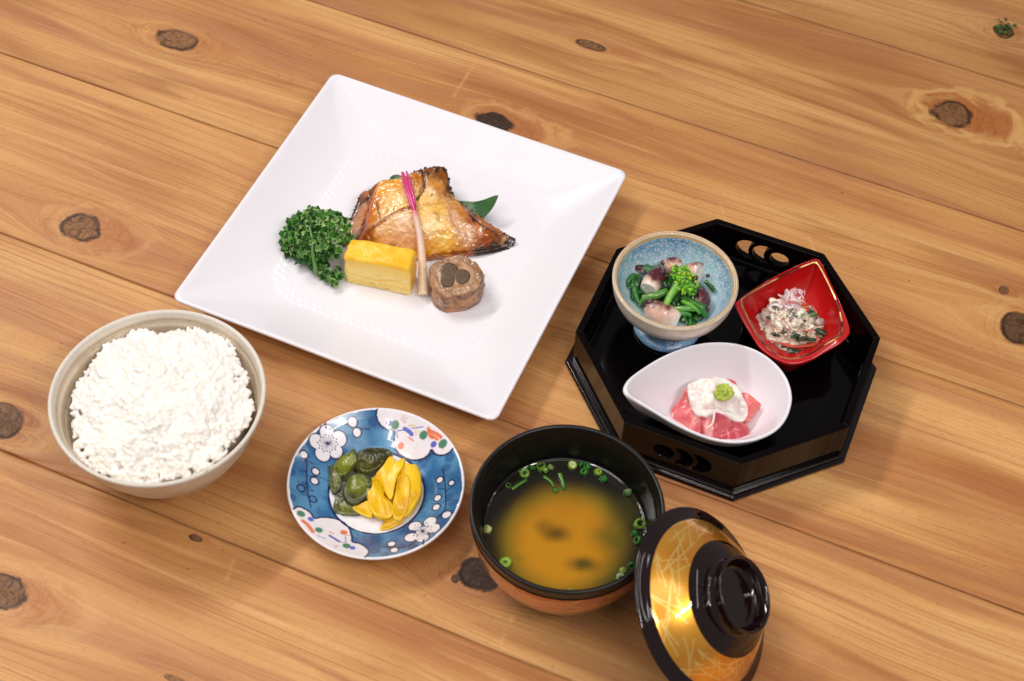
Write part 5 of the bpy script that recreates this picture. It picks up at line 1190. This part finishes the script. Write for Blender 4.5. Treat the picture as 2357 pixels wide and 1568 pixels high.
for k in range(210):
    a = random.random()*6.283; q = random.random()**.5; x = 725+125*q*math.cos(a)+20*math.sin(a); y = 520+140*q*math.sin(a)+ (x-725)*.25; p = at(ZT((x, y)), .0530+.0045*(1-q*q)+random.gauss(0, .0005)); r_ = random.uniform(.00055, .00115)
    v_, f_ = ellipsoid(p, np.diag([r_*1.35, r_, r_])@rmat(random.gauss(0, .6), random.gauss(0, .6)-.9, random.random()*6).T, 7, 5); bag.add(v_, f_, lin(random.choice([(104, 176, 24), (126, 196, 34), (84, 156, 22), (150, 204, 50), (70, 140, 26), (206, 196, 20) if k % 3 == 0 else (110, 180, 30)])))
V, f, c = bag.get(); q = part('floret', V, f, M['food'], gr_, col=c); q['kind'] = 'stuff'

# ------------------------------------------------------------------ tofu salad with crab in the red dish
sal = thing('tofu_salad', 'creamy mashed tofu salad with spinach and carrot heaped in the red dish', 'salad', tuple(at(ZD((870, 950)), .014)))
so = [(588, 900, .0200), (600, 850, .0230), (640, 800, .0255), (668, 750, .0285), (690, 702, .0310), (765, 705, .0320), (850, 740, .0310), (940, 740, .031), (1010, 780, .0300), (1068, 830, .0270), (1120, 900, .0230), (1148, 960, .0205), (1140, 1030, .0180), (1100, 1080, .0170), (1080, 1120, .0160), (980, 1140, .0155), (880, 1182, .0145), (800, 1140, .0150), (700, 1085, .0160), (640, 1035, .0170), (610, 970, .0180)]
V, f, s = blob(zout(ZD, so), .0128, 260, 64, ctr=at(ZD((870, 900)), .029)[:2], zc=.0330, dome=.005, bev=.22, amp=.0030, sc=170, oc=5, seed=3, base=.85)
n1 = fbm(V, 150, 4, 21); n2 = fbm(V, 240, 4, 22); n3 = fbm(V, 190, 3, 23)
c = mix(lin((255, 250, 232)), lin((248, 234, 212)), sst(-.4, .5, n2)); c = mix(c, lin((230, 212, 204)), sst(.15, .5, n3)*.6)
c = mix(c, lin((40, 62, 40)), sst(.34, .44, n1)*.9); c = mix(c, lin((122, 108, 116)), sst(.34, .5, fbm(V, 120, 3, 25))*.7); c = mix(c, lin((100, 140, 66)), sst(.38, .5, fbm(V, 210, 3, 27))*.7)
part('mashed_tofu', V, f, M['food'], sal, col=c)
bag = Bag(); sv = V[s < 1]
for k in range(240):
    ki_ = random.randrange(len(sv))
    while random.random() > s[s < 1][ki_]**1.2: ki_ = random.randrange(len(sv))
    p = sv[ki_]; r_ = random.uniform(.0004, .0012); v_, f_ = ellipsoid(p+[0, 0, r_*.3], np.diag([r_*1.2, r_, r_*.8])@rmat(random.random()*3, random.random()*3, random.random()*3).T, 6, 5); v_ += .0002*vn(v_*2500)[:, None]
    bag.add(v_, f_, lin(random.choice([(255, 248, 228), (250, 240, 216), (244, 230, 208), (255, 250, 234), (248, 234, 214)])))
V, f, c = bag.get(); q = part('tofu_crumb', V, f, M['food'], sal, col=c); q['kind'] = 'stuff'
for pts, r_, k_ in [([(965, 992, .0270), (1010, 985, .0268), (1055, 965, .0262)], .0011, (236, 104, 44)), ([(760, 1085, .0200), (860, 1118, .0195), (980, 1115, .0195), (1070, 1095, .0190), (1088, 1030, .0215)], .0012, (214, 92, 60)), ([(930, 850, .0320), (985, 815, .0325), (1018, 800, .0310)], .0019, (226, 84, 48)), ([(920, 800, .0335), (970, 775, .0335), (1010, 770, .0320)], .0017, (232, 96, 60)), ([(788, 900, .034), (800, 890, .034), (812, 880, .034)], .0007, (220, 80, 50)), ([(1040, 780, .0315), (1075, 830, .0285), (1090, 880, .0265)], .0010, (222, 130, 84)), ([(640, 800, .0275), (625, 840, .0255), (620, 870, .0245)], .0010, (216, 130, 100)), ([(700, 1070, .0195), (770, 1095, .0195), (860, 1100, .0200)], .0010, (206, 110, 84))]:
    V, f, t = tube([at(ZD(p[:2]), p[2]) for p in pts], [r_*.6]+[r_]*(len(pts)-2)+[r_*.6], 10, 30, .55); part('carrot_strip', V, f, M['wet'], sal, col=mix(lin(k_), lin((200, 70, 40)), .4+.4*vn(V*500)))
for k, (x, y, z, R_) in enumerate([(900, 1030, .0265, .0036), (960, 1050, .0245, .0038), (1030, 1055, .0228, .0036), (1120, 985, .0225, .0040), (1105, 1020, .0205, .0034), (870, 1140, .0180, .0040), (810, 1110, .0185, .0028), (1050, 850, .0300, .0032), (960, 900, .0320, .0026), (740, 1020, .0255, .0030), (680, 880, .0295, .0020), (890, 1000, .0285, .0024), (1030, 830, .0310, .0026), (920, 1160, .0165, .0034)]):
    p = at(ZD((x, y)), z); n_, m_ = 26, 9; V = [p+[0, 0, .0004]]
    for i in range(1, m_):
        for j in range(n_):
            t = 2*math.pi*j/n_; q = i/m_; rad = R_*q*(1+.35*math.sin(2*t+k)+.15*math.sin(5*t)); V.append(p+np.array([rad*math.cos(t), rad*math.sin(t)*.7, -.4*R_*q*q+.0004]))
    V = np.array(V); V[:, 2] += .0009*fbm(V, 420, 3, k)
    f = [(0, 1+j, 1+(j+1) % n_) for j in range(n_)]+[(1+i*n_+j, 1+(i+1)*n_+j, 1+(i+1)*n_+(j+1) % n_, 1+i*n_+(j+1) % n_) for i in range(m_-2) for j in range(n_)]
    part('spinach_leaf', V, f, M['wet'], sal, col=mix(lin((24, 50, 28)), lin((96, 140, 62) if k in (7, 11, 12) else (50, 84, 44)), sst(-.3, .6, fbm(V, 400, 3, k+3))))
for x, y, z, r_ in ((655, 865, .0262, .0050), (1108, 915, .0262, .0036), (735, 775, .0325, .0034)):
    p = at(ZD((x, y)), z); v_, f_ = ellipsoid(p, np.diag([r_, r_*.8, r_*.55])@rmat(.3, .2, .6).T, 24, 14); v_ += (.0005*fbm(v_, 350, 3, x))[:, None]; part('mushroom_piece', v_, f_, M['wet'], sal, col=mix(lin((150, 128, 132)), lin((200, 178, 168)), sst(-.3, .5, fbm(v_, 260, 3, 2))))
crab = thing('crab_shreds', 'pink and white shredded crab topping on the tofu salad', 'crab meat', tuple(at(ZD((880, 760)), .036)), None)
for k in range(64):
    a = random.random()*6.283; q = random.random()**.6; x = 875+95*q*math.cos(a); y = 750+105*q*math.sin(a)-(x-875)*.1; z = .0335+.0065*(1-q*q)+(.0 if y < 800 else -.0015)
    p = at(ZD((x, y)), z); an = random.choice([-.9, -.5, .3, 1.2, 2.2])+random.gauss(0, .5); l = random.uniform(.0020, .0046); d_ = np.array([math.cos(an), math.sin(an), random.gauss(-.1, .35)])*l; bd = np.array([random.gauss(0, 1), random.gauss(0, 1), abs(random.gauss(.6, .5))])*l*.3
    V, f, t = tube([p-d_, p+bd, p+d_], [.0006, random.uniform(.0010, .0016), .0006], 8, 12, .6); base_c = random.choice([(246, 210, 204), (240, 178, 176), (232, 146, 140), (246, 222, 214), (226, 108, 96), (240, 196, 200)])
    part('crab_shred', V, f, M['radish'] if k % 4 else M['wet'], crab, col=mix(lin(base_c), lin((236, 208, 212)), .4+.5*vn(V*700)))
for pts, r_ in (([(905, 830, .036), (895, 890, .0345), (882, 960, .0320)], .0016), ([(700, 790, .0345), (690, 810, .0335), (730, 830, .034)], .0012), ([(690, 780, .034), (740, 770, .036), (790, 800, .037)], .0013)):
    V, f, t = tube([at(ZD(p[:2]), p[2]) for p in pts], [r_*.8, r_, r_*.7], 10, 24, .6); part('onion_strip', V, f, M['radish'], crab, col=mix(lin((232, 214, 214)), lin((240, 232, 222)), t))

# ------------------------------------------------------------------ raw fish, grated radish and wasabi in the teardrop bowl
def pink(sd, a=(216, 104, 108), b=(186, 58, 70), w=(236, 168, 162)):
    def fn(V, s):
        an = .9+sd; u_ = V[:, 0]*math.cos(an)+V[:, 1]*math.sin(an); v_ = -V[:, 0]*math.sin(an)+V[:, 1]*math.cos(an)
        st_ = fbm(np.c_[u_*70, v_*420, u_*0], 1, 3, sd); c = mix(lin(a), lin(b), sst(-.4, .6, fbm(V, 110, 3, sd+2))); c = mix(c, lin(w), sst(.12, .6, st_)*.75)
        return mix(c, lin((230, 150, 140)), sst(.88, .98, s)*sst(1.1, 1.0, s)*.5)
    return fn
PGp = 'folded slices of raw fish in the teardrop bowl'
for i, (o_, zb, lab, k_, hf) in enumerate([
    ([(778, 600, .0170), (795, 510, .0210), (850, 440, .0255), (895, 356, .0300), (950, 380, .0290), (1000, 480, .0280), (1010, 620, .0260), (985, 705, .0220), (930, 690, .0190), (850, 645, .0170)], .0125, 'pale pink raw fish slice folded at the left under the grated radish', ((224, 118, 118), (206, 84, 92), (240, 176, 168)), wave(1.9, 520, .0010)),
    ([(960, 590, .0260), (1060, 540, .0300), (1180, 560, .0300), (1240, 620, .0270), (1200, 680, .0220), (1110, 742, .0185), (1020, 728, .0180), (975, 700, .0190)], .0125, 'raw fish slice with white streaks at the front middle of the teardrop bowl', ((208, 96, 102), (186, 62, 76), (238, 180, 176)), wave(1.1, 560, .0010, 1)),
    ([(1190, 650, .0240), (1270, 600, .0270), (1348, 640, .0250), (1352, 690, .0210), (1310, 752, .0175), (1200, 758, .0170), (1100, 745, .0180), (1130, 700, .0210)], .0125, 'dark red raw fish slice at the front right of the teardrop bowl', ((192, 60, 76), (166, 36, 56), (220, 130, 134)), wave(.6, 480, .0008, 2)),
    ([(1298, 392, .0300), (1350, 402, .0290), (1400, 440, .0265), (1442, 476, .0240), (1420, 505, .0225), (1385, 560, .0205), (1340, 600, .0210), (1290, 560, .0260), (1280, 460, .0290)], .0140, 'raw fish slice sticking out to the right of the grated radish', ((232, 116, 112), (214, 84, 88), (242, 168, 158)), wave(.9, 500, .0006)),
    ([(1120, 300, .0300), (1240, 300, .0310), (1268, 330, .0300), (1290, 420, .0300), (1200, 440, .0310), (1100, 400, .0310)], .0140, 'raw fish slice barely showing behind the grated radish', ((226, 124, 122), (206, 90, 92), (240, 176, 168)), None)]):
    food_blob('raw_fish_slice', ZR, o_, zb, lab, 'fish slice', M['meat'], pink(i*.6, *k_), PGp, amp=.0005, sc=150, dome=.0010, bev=.2, seed=40+i, hfun=hf, nr=40, nt=160, base=.85)
dk = thing('grated_radish', 'mound of white grated radish on top of the raw fish slices', 'grated radish', tuple(at(ZR((1120, 430)), .030)))
food_blob('radish_mound', ZR, [(905, 345, .0325), (960, 300, .0345), (1050, 272, .0355), (1170, 282, .0355), (1258, 330, .0345), (1300, 400, .0330), (1340, 480, .0305), (1352, 545, .0280), (1325, 590, .0265), (1262, 600, .0270), (1205, 572, .0290), (1140, 548, .0310), (1085, 545, .0315), (1030, 560, .0300), (975, 545, .0300), (935, 490, .0310), (915, 420, .0320)], .0220, '', '', M['radish'], lambda V, s: mix(lin((236, 216, 212)), lin((250, 242, 232)), sst(-.4, .5, fbm(V, 140, 3))), amp=.0012, sc=170, dome=.0050, bev=.30, seed=50, nr=44, nt=200, base=.9, parent=dk, hfun=lambda V: .0008*fbm(V, 160, 3, 8)+sum(h_*np.exp(-(np.linalg.norm(V[:, :2]-at(ZR(q_), .033)[:2], axis=1)/w_)**2) for q_, h_, w_ in (((1005, 470), .0026, .0042), ((1235, 535), .0024, .0040), ((1090, 350), .0012, .0040)))-.0012*np.exp(-(pdist(V, cz(ZR, [(1100, 545), (1105, 470)], .033))/.0016)**2))
V, f, t = tube([at(ZR(p[:2]), p[2]) for p in [(1100, 540, .0318), (1096, 590, .0300), (1082, 630, .0280), (1040, 655, .0262)]], [.0009, .0007, .0006, .0003], 8, 20); part('radish_shred', V, f, M['radish'], dk, col=np.tile(lin((244, 226, 218)), (len(V), 1)))
tag(food_blob('wasabi_dab', ZR, [(1105, 398, .0405), (1118, 355, .0415), (1152, 332, .0420), (1192, 335, .0420), (1228, 366, .0415), (1238, 400, .0408), (1208, 434, .0400), (1160, 448, .0396), (1118, 430, .0398)], .0365, '', '', M['food'], lambda V, s: mix(lin((186, 200, 84)), lin((156, 174, 52)), sst(-.3, .5, fbm(V, 420, 3))), amp=.0018, sc=520, dome=.0022, bev=.4, seed=60, nr=36, nt=120), 'small lumpy dab of green wasabi on the white grated radish', 'wasabi')
# moss-green crumb lying on the table top
cp = at((2310, 66), 0); bag = Bag()
for k in range(26):
    p = np.array([cp[0]+random.gauss(0, .0045), cp[1]+random.gauss(0, .0040), .0012+abs(random.gauss(0, .0008))]); nr = np.array([random.gauss(0, .4), random.gauss(0, .4), 1]); nr /= np.linalg.norm(nr)
    v_, f_, c_ = leaflet(p, nr, random.uniform(.0010, .0020), lin(random.choice([(46, 76, 14), (34, 58, 16), (60, 88, 20)])), .5); bag.add(v_, f_, c_)
V, f, c = bag.get(); tag(mesh('herb_scrap', V, f, M['leaf'], col=c, loc=(cp[0], cp[1], 0)), 'tiny scrap of green herb lying on the planks at the far right corner', 'herb')
